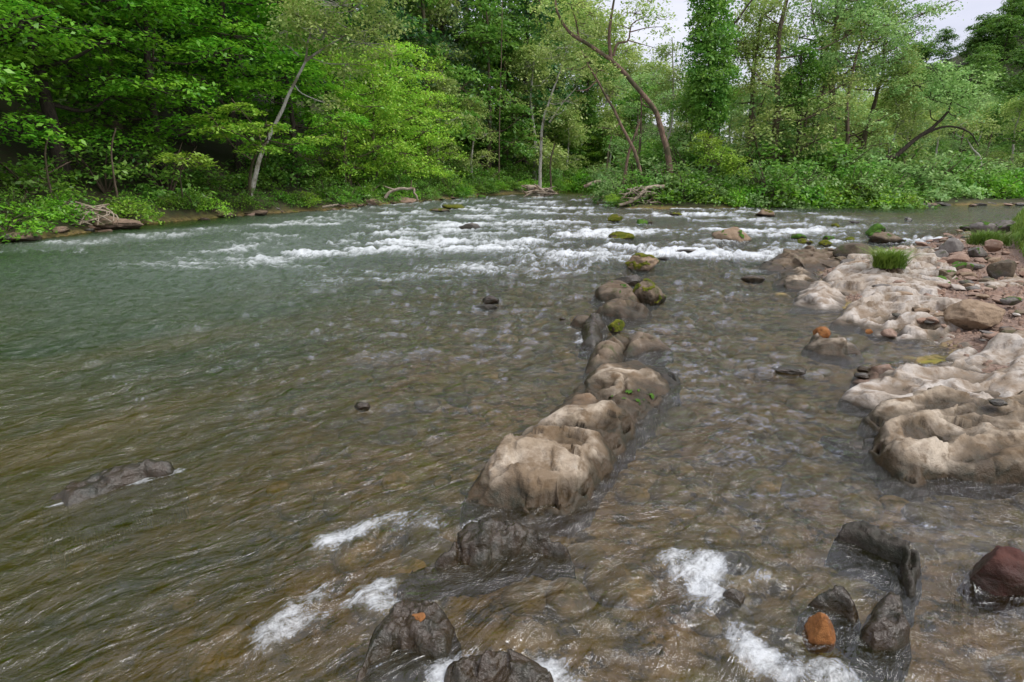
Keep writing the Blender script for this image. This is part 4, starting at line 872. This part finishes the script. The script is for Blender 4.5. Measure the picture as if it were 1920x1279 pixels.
KW = {'maple': 'broad layered maple', 'maple2': 'tall layered maple', 'bright': 'light green layered tree', 'dark': 'dark round tree', 'mid': 'mid green round tree', 'olive': 'pale olive tree', 'sage': 'airy grey-green tree', 'conif': 'dark grey-green conifer', 'hill': 'round-crowned tree', 'cotton': 'sparse cottonwood'}
BW = {'a': 'fresh green bush', 'b': 'broad-leaved bush', 'c': 'dense green bush', 'd': 'light green bush', 'e': 'yellow-green bush', 'f': 'grey-green bush'}
used_lib = set(); tr_rng = np.random.RandomState(77)
def put(kind, x, y, sc=1.0, label=None, group=None, zoff=0, H=None):
    root = LIB[kind]; z = gz(x, y)+zoff
    scl = (sc*tr_rng.uniform(.9, 1.1), sc*tr_rng.uniform(.9, 1.1), sc if H is None else H)
    if kind not in used_lib:
        used_lib.add(kind); root.location = (x, y, z); root.rotation_euler = (0, 0, tr_rng.uniform(0, 6)); root.scale = scl
        if label: root['label'] = label
        if group: root['group'] = group
        return root
    return dup(root, (x, y, z), tr_rng.uniform(0, 6.28), scl, label, group)
# maples overhanging the left bank, named from the left edge
ORD = ['leftmost', 'second', 'third', 'fourth', 'fifth', 'sixth', 'seventh', 'eighth', 'ninth', 'tenth', 'eleventh']
spots = [(.03, 4.5, 'maple2', 1.0), (.09, 3.5, 'maple', .9), (.15, 5.2, 'maple2', 1.05), (.20, 4.5, 'maple', 1.0), (.265, 6, 'maple2', 1.1), (.31, 4.2, 'maple', .85)]
for i, (t, off, kd, sc) in enumerate(spots):
    p = along(LSH, t, off)
    put(kd, p[0], p[1], sc, '%s of the layered green maples on the left bank' % ORD[i] if i else 'leftmost of the layered green maples on the left bank', 'maples on the left bank')
for i, (t, off, kd, sc) in enumerate([(.36, 2.8, 'bright', 1.0), (.41, 3.2, 'bright', 1.15), (.47, 4.0, 'bright', 1.2), (.53, 3.0, 'bright', .95), (.60, 4.0, 'olive', .8), (.66, 3.5, 'olive', .7)]):
    p = along(LSH, t, off)
    put(kd, p[0], p[1], sc, ['first', 'second', 'third', 'fourth', 'fifth', 'sixth'][i]+' of the light green bank trees counted from the leaning sycamore rightwards', 'light green trees on the left bank')
for row, (o1, n_, a, b) in enumerate([(11, 11, .0, .75), (18, 12, -.03, .85), (27, 13, -.02, .95), (38, 13, 0, 1)]):
    for i in range(n_):
        t = a+(b-a)*(i+tr_rng.uniform(.2, .8))/n_; p = along(LSH, min(max(t, 0), 1), o1+tr_rng.uniform(-2, 2))
        kd = ['dark', 'maple2', 'dark', 'mid', 'dark', 'maple'][tr_rng.randint(6)] if t < .5 else ['dark', 'conif', 'conif', 'mid', 'dark'][tr_rng.randint(5)]
        put(kd, p[0], p[1], tr_rng.uniform(1.0, 1.3), KW[kd].replace('round-crowned', 'round')+[' low', ' midway', ' high', ' highest'][row]+' on the left hill, '+near(p[0], p[1], 3, 'hillL'), 'forest trees on the left hillside')
# behind the far end of the channel and the island
for px, Yd, kd, sc in [*[(x, y, k, s*1.1) for x, y, k, s in [(745, 62, 'conif', 1.2), (800, 66, 'mid', 1.5), (770, 80, 'conif', 1.5), (840, 74, 'conif', 1.35), (880, 84, 'mid', 1.8), (915, 74, 'mid', 1.25), (950, 80, 'mid', 1.35), (1000, 78, 'olive', 1.2), (985, 84, 'dark', 1.65), (860, 96, 'mid', 1.9), (930, 100, 'dark', 2.0), (1010, 98, 'mid', 1.7)]], (1040, 96, 'mid', 1.5), (1075, 104, 'olive', 1.9), (1100, 96, 'mid', 1.4), (1130, 108, 'olive', 1.9), (1025, 92, 'olive', 1.7), (1160, 100, 'olive', 1.45), (1190, 80, 'mid', 1.0), (1220, 110, 'olive', 1.6), (1250, 95, 'mid', 1.1), (1290, 90, 'olive', 1.2), (1050, 120, 'olive', 2.3), (1110, 125, 'dark', 1.6), (1150, 122, 'olive', 1.8),
                        (1330, 75, 'mid', .8), (1380, 85, 'olive', 1.0), (1430, 80, 'mid', .9), (1480, 88, 'olive', 1.1), (1540, 80, 'mid', .95), (1590, 76, 'olive', 1.0), (1640, 84, 'mid', .9), (1700, 90, 'olive', .8), (1740, 80, 'mid', .65), (1780, 95, 'mid', .7)]:
    g = P(px, 300, Yd); put(kd, g[0], g[1], sc, ('nearer ' if Yd < 98 else 'farther ')+KW[kd]+' '+near(g[0], g[1], 3, 'back'), 'background trees behind the island')
for i in range(26):
    px = 1270+450*(i+.5)/26; g = P(px, 300, tr_rng.uniform(50, 62)); kd = ['olive', 'sage', 'olive', 'olive'][tr_rng.randint(4)]; put(kd, g[0], g[1], tr_rng.uniform(.5, .72), 'low '+KW[kd]+' '+near(g[0], g[1], 3, 'isl'), 'understorey trees on the island')
for i in range(14):
    px = 1005+230*(i+.5)/14; g = P(px, 300, tr_rng.uniform(88, 100)); kd = ['olive', 'mid', 'bright', 'olive'][tr_rng.randint(4)]; put(kd, g[0], g[1], tr_rng.uniform(.7, 1.2), KW[kd]+' closing the view '+near(g[0], g[1], 3, 'end'), 'trees closing the far end of the channel')
for i in range(12):
    px = 700+310*(i+.5)/12; Yd = 55+35*(px-700)/310+5; g = P(px, 300, Yd); kd = ['bright', 'mid', 'olive'][tr_rng.randint(3)]; put(kd, g[0], g[1], tr_rng.uniform(.9, 1.25)*(1+.3*(px-700)/310), KW[kd]+' '+near(g[0], g[1], 3, 'left')+'', 'bank trees before the dark conifers')
# trees standing on the island bank
for i, (px, Yd, kd, sc) in enumerate([(1195, 48, 'sage', .62), (1290, 44, 'mid', .55), (1400, 45, 'sage', .95), (1445, 42, 'cotton', .95), (1500, 46, 'mid', .75), (1530, 50, 'cotton', 1.15), (1580, 43, 'sage', .8), (1620, 48, 'cotton', .8), (1665, 45, 'olive', .6), (1700, 52, 'sage', .6)]):
    g = P(px, 300, Yd); put(kd, g[0], g[1], sc, '%s tree from the left among those crowding the island bank' % ['first', 'second', 'third', 'fourth', 'fifth', 'sixth', 'seventh', 'eighth', 'ninth', 'tenth'][i], 'trees on the island bank')
for i, (px, Yd, kd, sc) in enumerate([(1755, 68, 'olive', .62), (1800, 60, 'sage', .58), (1850, 66, 'mid', .6), (1895, 56, 'olive', .62), (1940, 54, 'mid', .7), (1990, 58, 'olive', .75), (1830, 82, 'olive', .72), (1900, 80, 'mid', .72)]):
    g = P(px, 300, Yd); put(kd, g[0], g[1], sc, '%s tree from the left on the far right shore' % ['first', 'second', 'third', 'fourth', 'fifth', 'sixth', 'seventh', 'eighth'][i], 'trees on the far right shore')
# wooded hill far right
for i in range(230):
    x = tr_rng.uniform(75, 230); y = tr_rng.uniform(95, 215)
    u = x/y
    if u > 1.15 or u < .62: continue
    put('hill', x, y, tr_rng.uniform(.75, 1.0), ('nearer', 'middle', 'farthest')[min(2, int((y-95)/40))]+' round-crowned tree of the distant hill, '+near(x, y, 20, 'hillR'), 'trees on the distant hill')
# --- the individually shaped trees
def B(px, py, Yd, rx, rz, ry=None): return (P(px, py, Yd), (rx, ry or rx*.8, rz))
def base(px, Yd):
    g = P(px, 330, Yd); return np.array([g[0], Yd, max(gz(g[0], Yd)-.2, -.3)])
Y0 = 31
tree('sycamore_tree', 'leaning sycamore with a pale forked trunk over the left bank', 'tree',
 [base(462, Y0), P(490, 290, Y0), P(520, 225, Y0), P(545, 170, Y0), P(572, 115, Y0), P(578, 75, Y0), P(600, 20, Y0)], .12,
 [B(610, 60, Y0, 2.2, 1.1), B(680, 80, Y0, 1.8, .8), B(560, 30, Y0, 1.8, .8), B(720, 50, Y0+1, 1.2, .7), B(640, 10, Y0, 2.4, .9), B(540, 60, Y0, 1.2, .5), B(600, 190, Y0-.5, 1.1, .35), B(650, 120, Y0, 1.2, .5), B(700, -30, Y0, 2.2, 1)],
 LF_OLIVE, BARK_PALE, 601, .17, .6, 36, 1.3, flat=.4, extra=[([P(572, 115, Y0), P(600, 95, Y0), P(650, 65, Y0)], .08, .03), ([P(560, 105, Y0), P(545, 90, Y0), P(530, 80, Y0)], .04, .015)])
Y1 = 28.5
tree('overhanging_tree', 'low tree with bright green fans of leaves reaching over the water', 'tree',
 [base(460, Y1+1.5), P(470, 320, Y1+1), P(480, 290, Y1), P(500, 262, Y1-.5)], .10,
 [B(430, 245, Y1-1, 1.5, .25), B(500, 235, Y1-1, 1.0, .22), B(590, 258, Y1-1, 1.1, .15), B(490, 275, Y1-1, .9, .25), B(400, 225, Y1, 1.2, .3), B(450, 205, Y1, 1.2, .3)],
 LF_BRIGHT, BARK, 602, .17, .45, 40, 1.6, flat=.15, up=1.6)
tree('sapling', 'small yellow-green sapling low over the left shore', 'tree',
 [base(335, 26), P(338, 325, 25.6), P(345, 300, 25.2)], .04, [B(345, 298, 24.6, 1.2, .35)], LF_YELLOW, BARK, 603, .15, .4, 34, 1.4, flat=.2, up=1.5)
Y2 = 44
tree('pale_trunked_tree', 'slender tree with white trunk leaning right behind the driftwood', 'tree',
 [base(1012, 60), P(1016, 245, 60), P(1030, 190, 60), P(1048, 140, 60), P(1060, 100, 60)], .17,
 [B(1060, 90, 60, 3, 1.5), B(1085, 130, 60, 2.5, 1.2), B(1035, 110, 60, 2.2, 1), B(1060, 190, 60, 2.5, .9), B(1085, 60, 60, 3.0, 1.6), B(1045, 215, 59, 1.8, .8)], LF_OLIVE, BARK_PALE, 604, .22, .8, 34, .9, flat=.5,
 extra=[([P(1030, 230, 60), P(1050, 200, 60), P(1080, 165, 60)], .1, .04)])
tree('leaning_tree', 'big dark-limbed tree arching left high over the river from the island', 'tree',
 [base(1262, 38.5), P(1252, 290, 38.5), P(1240, 240, 38.5), P(1222, 200, 38.5), P(1190, 158, 38.5), P(1150, 118, 38.5), P(1110, 88, 38.5), P(1075, 66, 38.5), P(1052, 38, 38.5), P(1040, 0, 38.5), P(1038, -30, 38.5)], .20,
 [B(1075, 10, 38.5, 1.5, .6), B(1110, 25, 38.5, 1.6, .6), B(1190, 25, 38.5, 1.3, .5), B(1235, 35, 38.5, 1.1, .35), B(1160, -20, 38.5, 2, .6), B(1245, 60, 38.5, .8, .3), B(1080, 45, 38.5, 1.2, .5), B(1010, 0, 38.5, 1, .6), B(1220, 5, 38.5, 1.2, .4)],
 LF_OLIVE, BARK_RED, 605, .17, .5, 26, .9, flat=.6, r1=.28, limbs=False,
 extra=[([P(1146, 112, 38.5), P(1142, 70, 38.5), P(1148, 20, 38.5), P(1155, -20, 38.5)], .12, .05), ([P(1150, 105, 38.5), P(1158, 82, 38.5), P(1178, 76, 38.5), P(1185, 45, 38.5), P(1215, 30, 38.5)], .09, .02),
        ([P(1178, 76, 38.5), P(1200, 82, 38.5), P(1235, 92, 38.5)], .04, .012), ([P(1182, 60, 38.5), P(1215, 52, 38.5), P(1245, 50, 38.5)], .04, .012), ([P(1085, 70, 38.5), P(1080, 40, 38.5), P(1070, 10, 38.5)], .07, .03),
        ([P(1225, 205, 38.5), P(1205, 195, 38.5), P(1200, 180, 38.5)], .06, .02), ([P(1182, 55, 38.5), P(1165, 48, 38.5), P(1150, 45, 38.5)], .03, .01)])
tree('leaning_tree', 'thin reddish trunk leaning left and crossing the dead stub on the island', 'tree',
 [base(1214, 37.5), P(1195, 300, 37.5), P(1175, 255, 37.5), P(1150, 205, 37.5), P(1125, 160, 37.5), P(1105, 125, 37.5), P(1090, 95, 37.5)], .13,
 [B(1095, 110, 37.5, 1.3, .6), B(1120, 130, 37.5, 1.1, .5), B(1070, 130, 37.5, 1, .4), B(1130, 240, 37.5, .8, .3), B(1150, 170, 38, 1.0, .6)], LF_OLIVE, BARK_RED, 606, .17, .5, 28, .8, flat=.5,
 extra=[([P(1120, 150, 37.5), P(1100, 168, 37.5), P(1080, 170, 37.5)], .05, .015)])
tree('dead_trunk', 'bare reddish dead trunk leaning right between the leaning trees', 'tree', [base(1168, 38), P(1176, 300, 38), P(1188, 260, 38), P(1202, 222, 38)], .11, [], LF_OLIVE, BARK_RED, 607, r1=.5)
iv = [B(1332, y, 41, w, .9, w) for y, w in ((-30, 1.1), (0, 1.25), (35, 1.45), (70, 1.65), (105, 1.75), (140, 1.85), (170, 1.7), (200, 1.3), (225, 1.1))]
tree('ivy_tree', 'tall column of a tree wrapped in dark green ivy on the island', 'tree', [base(1330, 41), P(1330, 250, 41), P(1331, 180, 41), P(1332, 80, 41), P(1334, -30, 41)], .32, iv, LF_MID, BARK_DARK, 608, .20, .5, 34, 1.9, flat=.5, up=.5, limbs=False, twigs=False, shell=.45,
 extra=[([P(1340, 60, 41), P(1375, 45, 41), P(1395, 20, 41), P(1410, 0, 41), P(1430, -20, 41)], .10, .04), ([P(1318, 80, 41), P(1300, 72, 41), P(1292, 68, 41)], .05, .02)])
tree('arching_tree', 'dark crooked trunk leaning right out of the island thicket', 'tree',
 [base(1600, 44), P(1645, 305, 43), P(1680, 292, 43), P(1715, 262, 43), P(1750, 238, 43), P(1775, 212, 43), P(1785, 190, 43)], .24,
 [B(1785, 175, 43, 2.0, .9), B(1745, 185, 43, 2.0, .8), B(1820, 150, 43, 1.6, .8), B(1760, 140, 43, 2.0, .8), B(1840, 190, 43, 1.2, .5), B(1720, 160, 44, 2.0, .9), B(1800, 215, 43, 1.6, .6)], LF_SAGE, BARK_DARK, 609, .18, .6, 32, 1.0, flat=.6,
 extra=[([P(1720, 258, 43), P(1760, 240, 43), P(1790, 238, 43), P(1820, 250, 43), P(1835, 275, 43)], .11, .03)])
tree('white_stemmed_tree', 'thin tree with a white bent stem on the far right shore', 'tree', [base(1845, 52), P(1838, 300, 52), P(1824, 280, 52), P(1812, 260, 52)], .14, [B(1800, 235, 52, 1.8, .7), B(1830, 230, 52, 1.6, .7)], LF_OLIVE, BARK_PALE, 610, .2, .6, 30, .8, flat=.5)
def airy(label, bx_, Yd, path, crowns, r0, leaf, bark, seed, ex=()):
    return tree('cottonwood_tree', label, 'tree', [base(bx_, Yd)]+[P(a, b, Yd) for a, b in path], r0, [B(a, b, Yd, w, h) for a, b, w, h in crowns], leaf, bark, seed, .16, .55, 30, 1.15, flat=.6, up=.4, droop=.1, extra=[([P(a, b, Yd) for a, b in e], r_, .02) for e, r_ in ex])
airy('tall airy cottonwood right of the ivy column with open sky behind', 1405, 43, [(1408, 250), (1412, 170), (1415, 110), (1425, 50), (1440, -20)], [(1400, 40, 1.6, .8), (1440, 20, 1.6, .8), (1420, 90, 1.8, .8), (1460, 60, 1.4, .7), (1385, 100, 1.2, .7), (1440, 130, 1.6, .8), (1410, 170, 1.6, .8)], .2, LF_OLIVE, BARK, 611,
     [([(1415, 120), (1435, 85), (1465, 50), (1480, 10)], .1), ([(1412, 140), (1395, 95), (1380, 40)], .08)])
airy('tallest wide-spreading cottonwood with dark upright trunks on the island', 1560, 46, [(1562, 250), (1560, 160), (1565, 80), (1570, 0), (1575, -40)], [(1530, 30, 2.2, 1.1), (1580, 20, 2.2, 1.1), (1630, 30, 2.4, 1), (1680, 30, 2.2, .8), (1730, 25, 1.6, .6), (1765, 12, 1.0, .35), (1700, 65, 2.0, .8), (1640, 80, 2.4, 1), (1560, 90, 2.4, 1), (1600, 130, 2.6, 1), (1670, 115, 2.0, .9), (1500, 70, 2.0, .9), (1520, 140, 2, 1), (1650, -20, 3, 1), (1560, -20, 3, 1)], .3, LF_SAGE, BARK, 612,
     [([(1562, 100), (1600, 50), (1660, 20), (1720, 0)], .12), ([(1560, 160), (1610, 120), (1680, 90), (1740, 50)], .1), ([(1560, 120), (1530, 60), (1520, 0)], .12)])
airy('open sparse tree with visible sky left of the ivy column', 1215, 50, [(1255, 250), (1262, 190), (1262, 130), (1260, 70)], [(1255, 100, 1.3, .7), (1290, 120, 1.3, .7), (1275, 150, 1.8, .8), (1230, 140, 1.8, .8), (1260, 180, 2.2, .9), (1240, 95, 1.0, .5)], .12, LF_OLIVE, BARK_PALE, 613)
tree('ivy_tree', 'dark ivy-clad top rising from the middle of the island trees', 'tree', [base(1500, 42), P(1500, 200, 42), P(1502, 100, 42)], .25, [B(1502, 105, 42, 1.0, .8), B(1500, 150, 42, 1.3, .9), B(1495, 190, 42, 1.5, .8), B(1515, 130, 42, .9, .6)], LF_MID, BARK_DARK, 614, .18, .5, 34, 1.6, flat=.5, limbs=False)
tree('tree', 'bare slim trunk on the dark hillside above the pale tree', 'tree', [base(935, 70), P(937, 200, 70), P(940, 100, 70), P(942, -10, 70)], .09, [], LF_DARK, BARK, 615, r1=.5)
for i, (px, py0, py1, Yd, lb) in enumerate([(212, 320, 240, 23.5, 'thin pale trunk in the dark under the left maples'), (88, 300, 250, 20.5, 'short pale trunk near the left edge under the maples'), (288, 70, 0, 30, 'straight grey trunk showing high between the maple tiers'), (442, 30, -20, 38, 'straight dark trunk at the top edge of the left wood'), (648, 300, 240, 40, 'thin grey stem under the light green bank trees'), (1035, 320, 270, 62, 'slim trunk beside the white-trunked tree'), (1142, 325, 255, 60, 'thin upright stem behind the crossed trunks')]):
    b0 = base(px, Yd); tree('slim_trunk', lb, 'tree', [b0, P(px-3, (345+py1)/2, Yd), P(px+5, py1, Yd)], .04*Yd/22, [], LF_DARK, BARK, 620+i, r1=.6)
# --- bushes
def arch_bush(name, leaf, seed, lsize=.10, R=1.1, H=1.1, n=36, nl=36):
    r = np.random.RandomState(seed); root = empty(name, (0, 0, 0), 'x', 'bush'); g = Geo(); C = []
    for i in range(9):
        a = r.uniform(0, 6.3); e = np.array([math.cos(a)*R*r.uniform(.3, .8), math.sin(a)*R*r.uniform(.3, .8), H*r.uniform(.5, .95)]); g.tube([np.zeros(3), e*.5+[0, 0, .15], e], [.025, .018, .008], 4)
    dv = r.normal(size=(n, 3)); dv[:, 2] = np.abs(dv[:, 2]); dv /= np.linalg.norm(dv, axis=1)[:, None]; C = dv*[R, R, H]*r.uniform(.5, 1, (n, 1))
    link('stems', g.mesh('stems', BARK), root); link('foliage', leafmesh(sprays(C, dv, .36, nl, lsize, r, .35, .9, .35), leaf, 'foliage'), root); return root
BUSH = {'a': arch_bush('bush', LF_BUSH, 701), 'b': arch_bush('bush', LF_MAPLE, 702, .12, 1.3, 1.0), 'c': arch_bush('bush', LF_MID, 703, .12, 1.2, 1.4), 'd': arch_bush('bush', LF_BRIGHT, 704, .11, 1.0, .9), 'e': arch_bush('bush', LF_YELLOW, 705, .11, 1.0, 1.0), 'f': arch_bush('bush', LF_SAGE, 706, .12, 1.3, 1.4)}
ub = set()
def bush(k, x, y, s, label, group=None, zo=-.1):
    root = BUSH[k]; sc = (s*tr_rng.uniform(.85, 1.2), s, s*tr_rng.uniform(.8, 1.15))
    if k not in ub:
        ub.add(k); root.location = (x, y, gz(x, y)+zo); root.scale = sc; root['label'] = label
        if group: root['group'] = group
        return root
    return dup(root, (x, y, gz(x, y)+zo), tr_rng.uniform(0, 6), sc, label, group)
for i in range(62):
    t = (i+tr_rng.uniform(0, 1))/62*.95; p = along(LSH, t, tr_rng.uniform(.4, 1.6)); bk = 'abcdab'[tr_rng.randint(6)]; bush(bk, p[0], p[1], tr_rng.uniform(.6, 1.05)*(1+t*.8), BW[bk]+' over the stony left bank '+near(p[0], p[1], 0, 'left'), 'bushes along the left bank')
for i in range(46):
    t = (i+tr_rng.uniform(0, 1))/46*.98; p = along(LSH, t, tr_rng.uniform(2.6, 5)); bk = 'acc'[tr_rng.randint(3)]; bush(bk, p[0], p[1], tr_rng.uniform(1.1, 1.8)*(1+t*.5), BW[bk]+' set back on the bank '+near(p[0], p[1], 0, 'left'), 'undergrowth beneath the left bank trees')
ISH = IS[3:]
for i in range(58):
    px = 1175+(1715-1175)*(i+tr_rng.uniform(0, 1))/58; g = G(px, 389); bk = 'abafdcf'[tr_rng.randint(7)]; bush(bk, g[0], g[1]+tr_rng.uniform(.5, 2.6), tr_rng.uniform(.7, 2.1), BW[bk]+' at the water '+near(g[0], g[1], 0, 'isl'), 'bushes along the island edge')
for i in range(40):
    px = 1180+(1720-1180)*(i+tr_rng.uniform(0, 1))/40; g = P(px, 330, tr_rng.uniform(41, 44)); bk = 'afccf'[tr_rng.randint(5)]; bush(bk, g[0], g[1], tr_rng.uniform(1.8, 2.9), BW[bk]+' in thicket '+near(g[0], g[1], 0, 'isl'), 'thicket shrubs on the island')
for i in range(34):
    px = 1700+300*(i+tr_rng.uniform(0, 1))/34; g = P(px, 330, tr_rng.uniform(42.5, 50)); bk = 'afcfb'[tr_rng.randint(5)]; bush(bk, g[0], g[1], tr_rng.uniform(1.3, 2.4), BW[bk]+' behind the far shore '+near(g[0], g[1], 0, 'far'), 'shrubs on the far right shore')
for i in range(26):
    px = 985+150*(i+tr_rng.uniform(0, 1))/26; g = P(px, 330, tr_rng.uniform(84, 92)); bk = 'abfdf'[tr_rng.randint(5)]; bush(bk, g[0], g[1], tr_rng.uniform(1.6, 2.8), BW[bk]+' closing the channel end '+near(g[0], g[1], 0, 'end'), 'bushes at the far end of the channel')
for px, py, Yd, s, k, lb in [(1350, 275, 37.6, 1.4, 'e', 'upper of the two bright yellow-green bushes on the island'), (1325, 255, 38.5, 1.1, 'e', 'bright yellow-green bush top below the ivy column'), (1380, 300, 37.3, 1.1, 'e', 'lower right bright yellow-green bush on the island'), (1235, 340, 36.8, .6, 'e', 'small yellow-green shrub over the exposed roots'), (1150, 362, 36, .55, 'd', 'bright bush trailing into the water at the island tip'), (1155, 340, 39, 1.0, 'f', 'round pale shrub left of the leaning trunks')]:
    g = P(px, py, Yd); o = bush(k, g[0], g[1], s, lb); o.location.z = g[2]-.8*s; 
# ------------------------------------------------------------------ grass
def blades(pts, zs, hgt, n, seed, wid=.006, lean=.35, name='blades'):
    r = np.random.RandomState(seed); i = r.randint(0, len(pts), n); x = pts[i, 0]+r.normal(size=n)*.03; y = pts[i, 1]+r.normal(size=n)*.03; z = zs[i]
    h = hgt*r.uniform(.3, 1.25, n); a = r.uniform(0, 6.3, n); l = lean*h*r.uniform(.3, 1.5, n); dx, dy = np.cos(a), np.sin(a); w = wid*r.uniform(.7, 1.4, n)
    b = np.stack([x, y, z], 1); s = np.stack([-dy*w, dx*w, w*0], 1); m = b+np.stack([dx*l*.35, dy*l*.35, h*.6], 1); t = b+np.stack([dx*l, dy*l, h*.92], 1)
    V = np.stack([b-s, b+s, m+s*.8, m-s*.8, t+s*.15, t-s*.15], 1).reshape(-1, 3); k = np.arange(n)[:, None]*6
    return mesh_np(name, V, np.concatenate([k+[0, 1, 2, 3], k+[3, 2, 4, 5]]), LF_GRASS, False)
r = np.random.RandomState(3); gx = r.uniform(7, 22, 60000); gy = r.uniform(8, 26, 60000); e = sdist(gx, gy, BANK); ok = (e > .12) & (gx < gy*1.05+1); gx, gy = gx[ok], gy[ok]
tag(link('bank_grass', blades(np.stack([gx, gy], 1), Z(gx, gy)-.02, .16, 60000, 4, .009)), 'bright green grass covering the raised bank at the right edge', 'grass', kind='stuff')
def tuft(px, py, z0, R, h, n, seed, label):
    c = G(px, py, z0); r = np.random.RandomState(seed); a = r.uniform(0, 6.3, 400); q_ = np.sqrt(r.uniform(0, 1, 400))*R
    p = np.stack([np.cos(a)*q_*1.2, np.sin(a)*q_], 1); root = empty('grass_tuft', c, label, 'grass tuft'); o = link('blades', blades(p, np.sqrt(np.maximum(0, 1-(q_/R)**2))*R*.35, h, n, seed, .005, 1.1), root); return root, r
tuft(1853, 462, .16, .34, .26, 1900, 11, 'spreading green grass tuft in front of the big grey boulder')
t_, r = tuft(1665, 503, .24, .17, .27, 1500, 12, 'bright green grass clump growing on a tangle of exposed roots')
g = Geo()
for i in range(70):
    a = r.uniform(0, 6.3); q0 = np.array([math.cos(a)*.16, math.sin(a)*.12, .02]); q1 = q0*1.6+[r.uniform(-.08, .03), r.uniform(-.1, .05), -.10]; q2 = q1+[r.uniform(-.14, .06), r.uniform(-.1, .06), r.uniform(-.14, -.02)]
    g.tube(curve([q0*.3, q0, q1, q2], 8), np.linspace(.012, .004, 8), 4)
link('roots', g.mesh('roots', WOOD), t_)
me = stone_mesh((.42, .34, .30), 33, 4, .12, GROUND, name='soil'); o = link('soil', me, t_, (0, 0, -.10))
# ------------------------------------------------------------------ driftwood
def drift(name, label, pts, rads, extra, mat=WOOD, seed=1):
    o0 = np.array(pts[0], float); root = empty(name, o0, label, 'driftwood'); g = Geo(); c = curve(pts, 16)
    c += np.stack([fbm(np.arange(16)*.5, np.zeros(16)+seed, seed, 2)]*3, 1)*rads[0]*1.2; g.tube(c-o0, np.linspace(*rads, 16), 7); link('trunk', g.mesh('trunk', mat), root)
    for p, ra, rb_ in extra:
        g = Geo(); g.tube(curve(p, 8)-o0, np.linspace(ra, rb_, 8), 5); link('branch', g.mesh('branch', mat), root)
    return root
Yw = 57; r = np.random.RandomState(8)
ex = []
for i in range(22):
    a = P(1015+r.uniform(-25, 25), 358+r.uniform(-6, 8), Yw); b = P(1015+r.uniform(-40, 35), 355+r.uniform(-12, 16), Yw+r.uniform(-1, 1)); ex.append(([a, (a+b)/2+r.normal(size=3)*.15, b], r.uniform(.07, .2), .05))
drift('root_wad', 'big tangled root wad of bleached driftwood at the far end of the left bank', [P(990, 350, Yw), P(1012, 356, Yw), P(1025, 375, Yw)], (.28, .20), ex)
Yw = 62
drift('fallen_log', 'bare branches lying in the water left of the root wad', [P(928, 372, Yw), P(950, 371, Yw), P(985, 376, Yw)], (.12, .08), [([P(940, 375, Yw), P(962, 366, Yw), P(985, 378, Yw)], .08, .05), ([P(960, 366, Yw), P(975, 370, Yw), P(1010, 374, Yw)], .08, .04), ([P(945, 370, Yw), P(955, 374, Yw), P(965, 379, Yw)], .06, .03)])
drift('fallen_branch', 'pale arching dead branch over the pale flat rock on the left shore', [P(722, 371, 33), P(735, 358, 33), P(770, 353, 33), P(778, 362, 33), P(784, 376, 33)], (.09, .05), [([P(740, 356, 33), P(728, 352, 33), P(718, 348, 33)], .05, .02), ([P(770, 353, 33), P(772, 338, 33)], .04, .02)])
drift('stick', 'pale stick lying on the left shore rocks', [P(605, 388, 29), P(625, 385, 29), P(635, 383, 29)], (.05, .03), [])
drift('fallen_log', 'long pale log lying on the far right shore', [P(1705, 369, 50), P(1722, 372, 50), P(1738, 376, 50)], (.12, .10), [])
drift('fallen_log', 'curved brown fallen trunk at the foot of the channel end bushes', [P(1095, 350, 60), P(1120, 341, 60), P(1150, 344, 60), P(1165, 350, 60)], (.16, .2), [])
ex = []
for i in range(60):
    a = P(1195+r.uniform(-30, 40), 368+r.uniform(-18, 16), 35.6+r.uniform(-.3, .6)); b = a+np.array([r.uniform(-1.2, .9), r.uniform(-.4, .2), r.uniform(-.7, .25)]); b[2] = max(b[2], -.02); ex.append(([a, (a+b)/2+r.normal(size=3)*.1, b], r.uniform(.02, .055), .012))
drift('root_tangle', 'grey heap of exposed roots and sticks at the tip of the island', [P(1160, 385, 35.5), P(1190, 375, 35.6), P(1215, 352, 35.8), P(1245, 350, 36)], (.09, .12), ex)
ex = [([(lambda c: P(c, 385+r.uniform(-10, 15), 20))(120+r.uniform(-50, 90)), P(125+r.uniform(-50, 90), 400, 19.5), P(130+r.uniform(-50, 90), 422, 19)], .035, .012) for i in range(14)]
drift('hanging_roots', 'dead roots and twigs hanging over the eroded left bank', [P(80, 392, 19.5), P(150, 386, 19.5), P(210, 400, 19.8)], (.06, .03), ex)
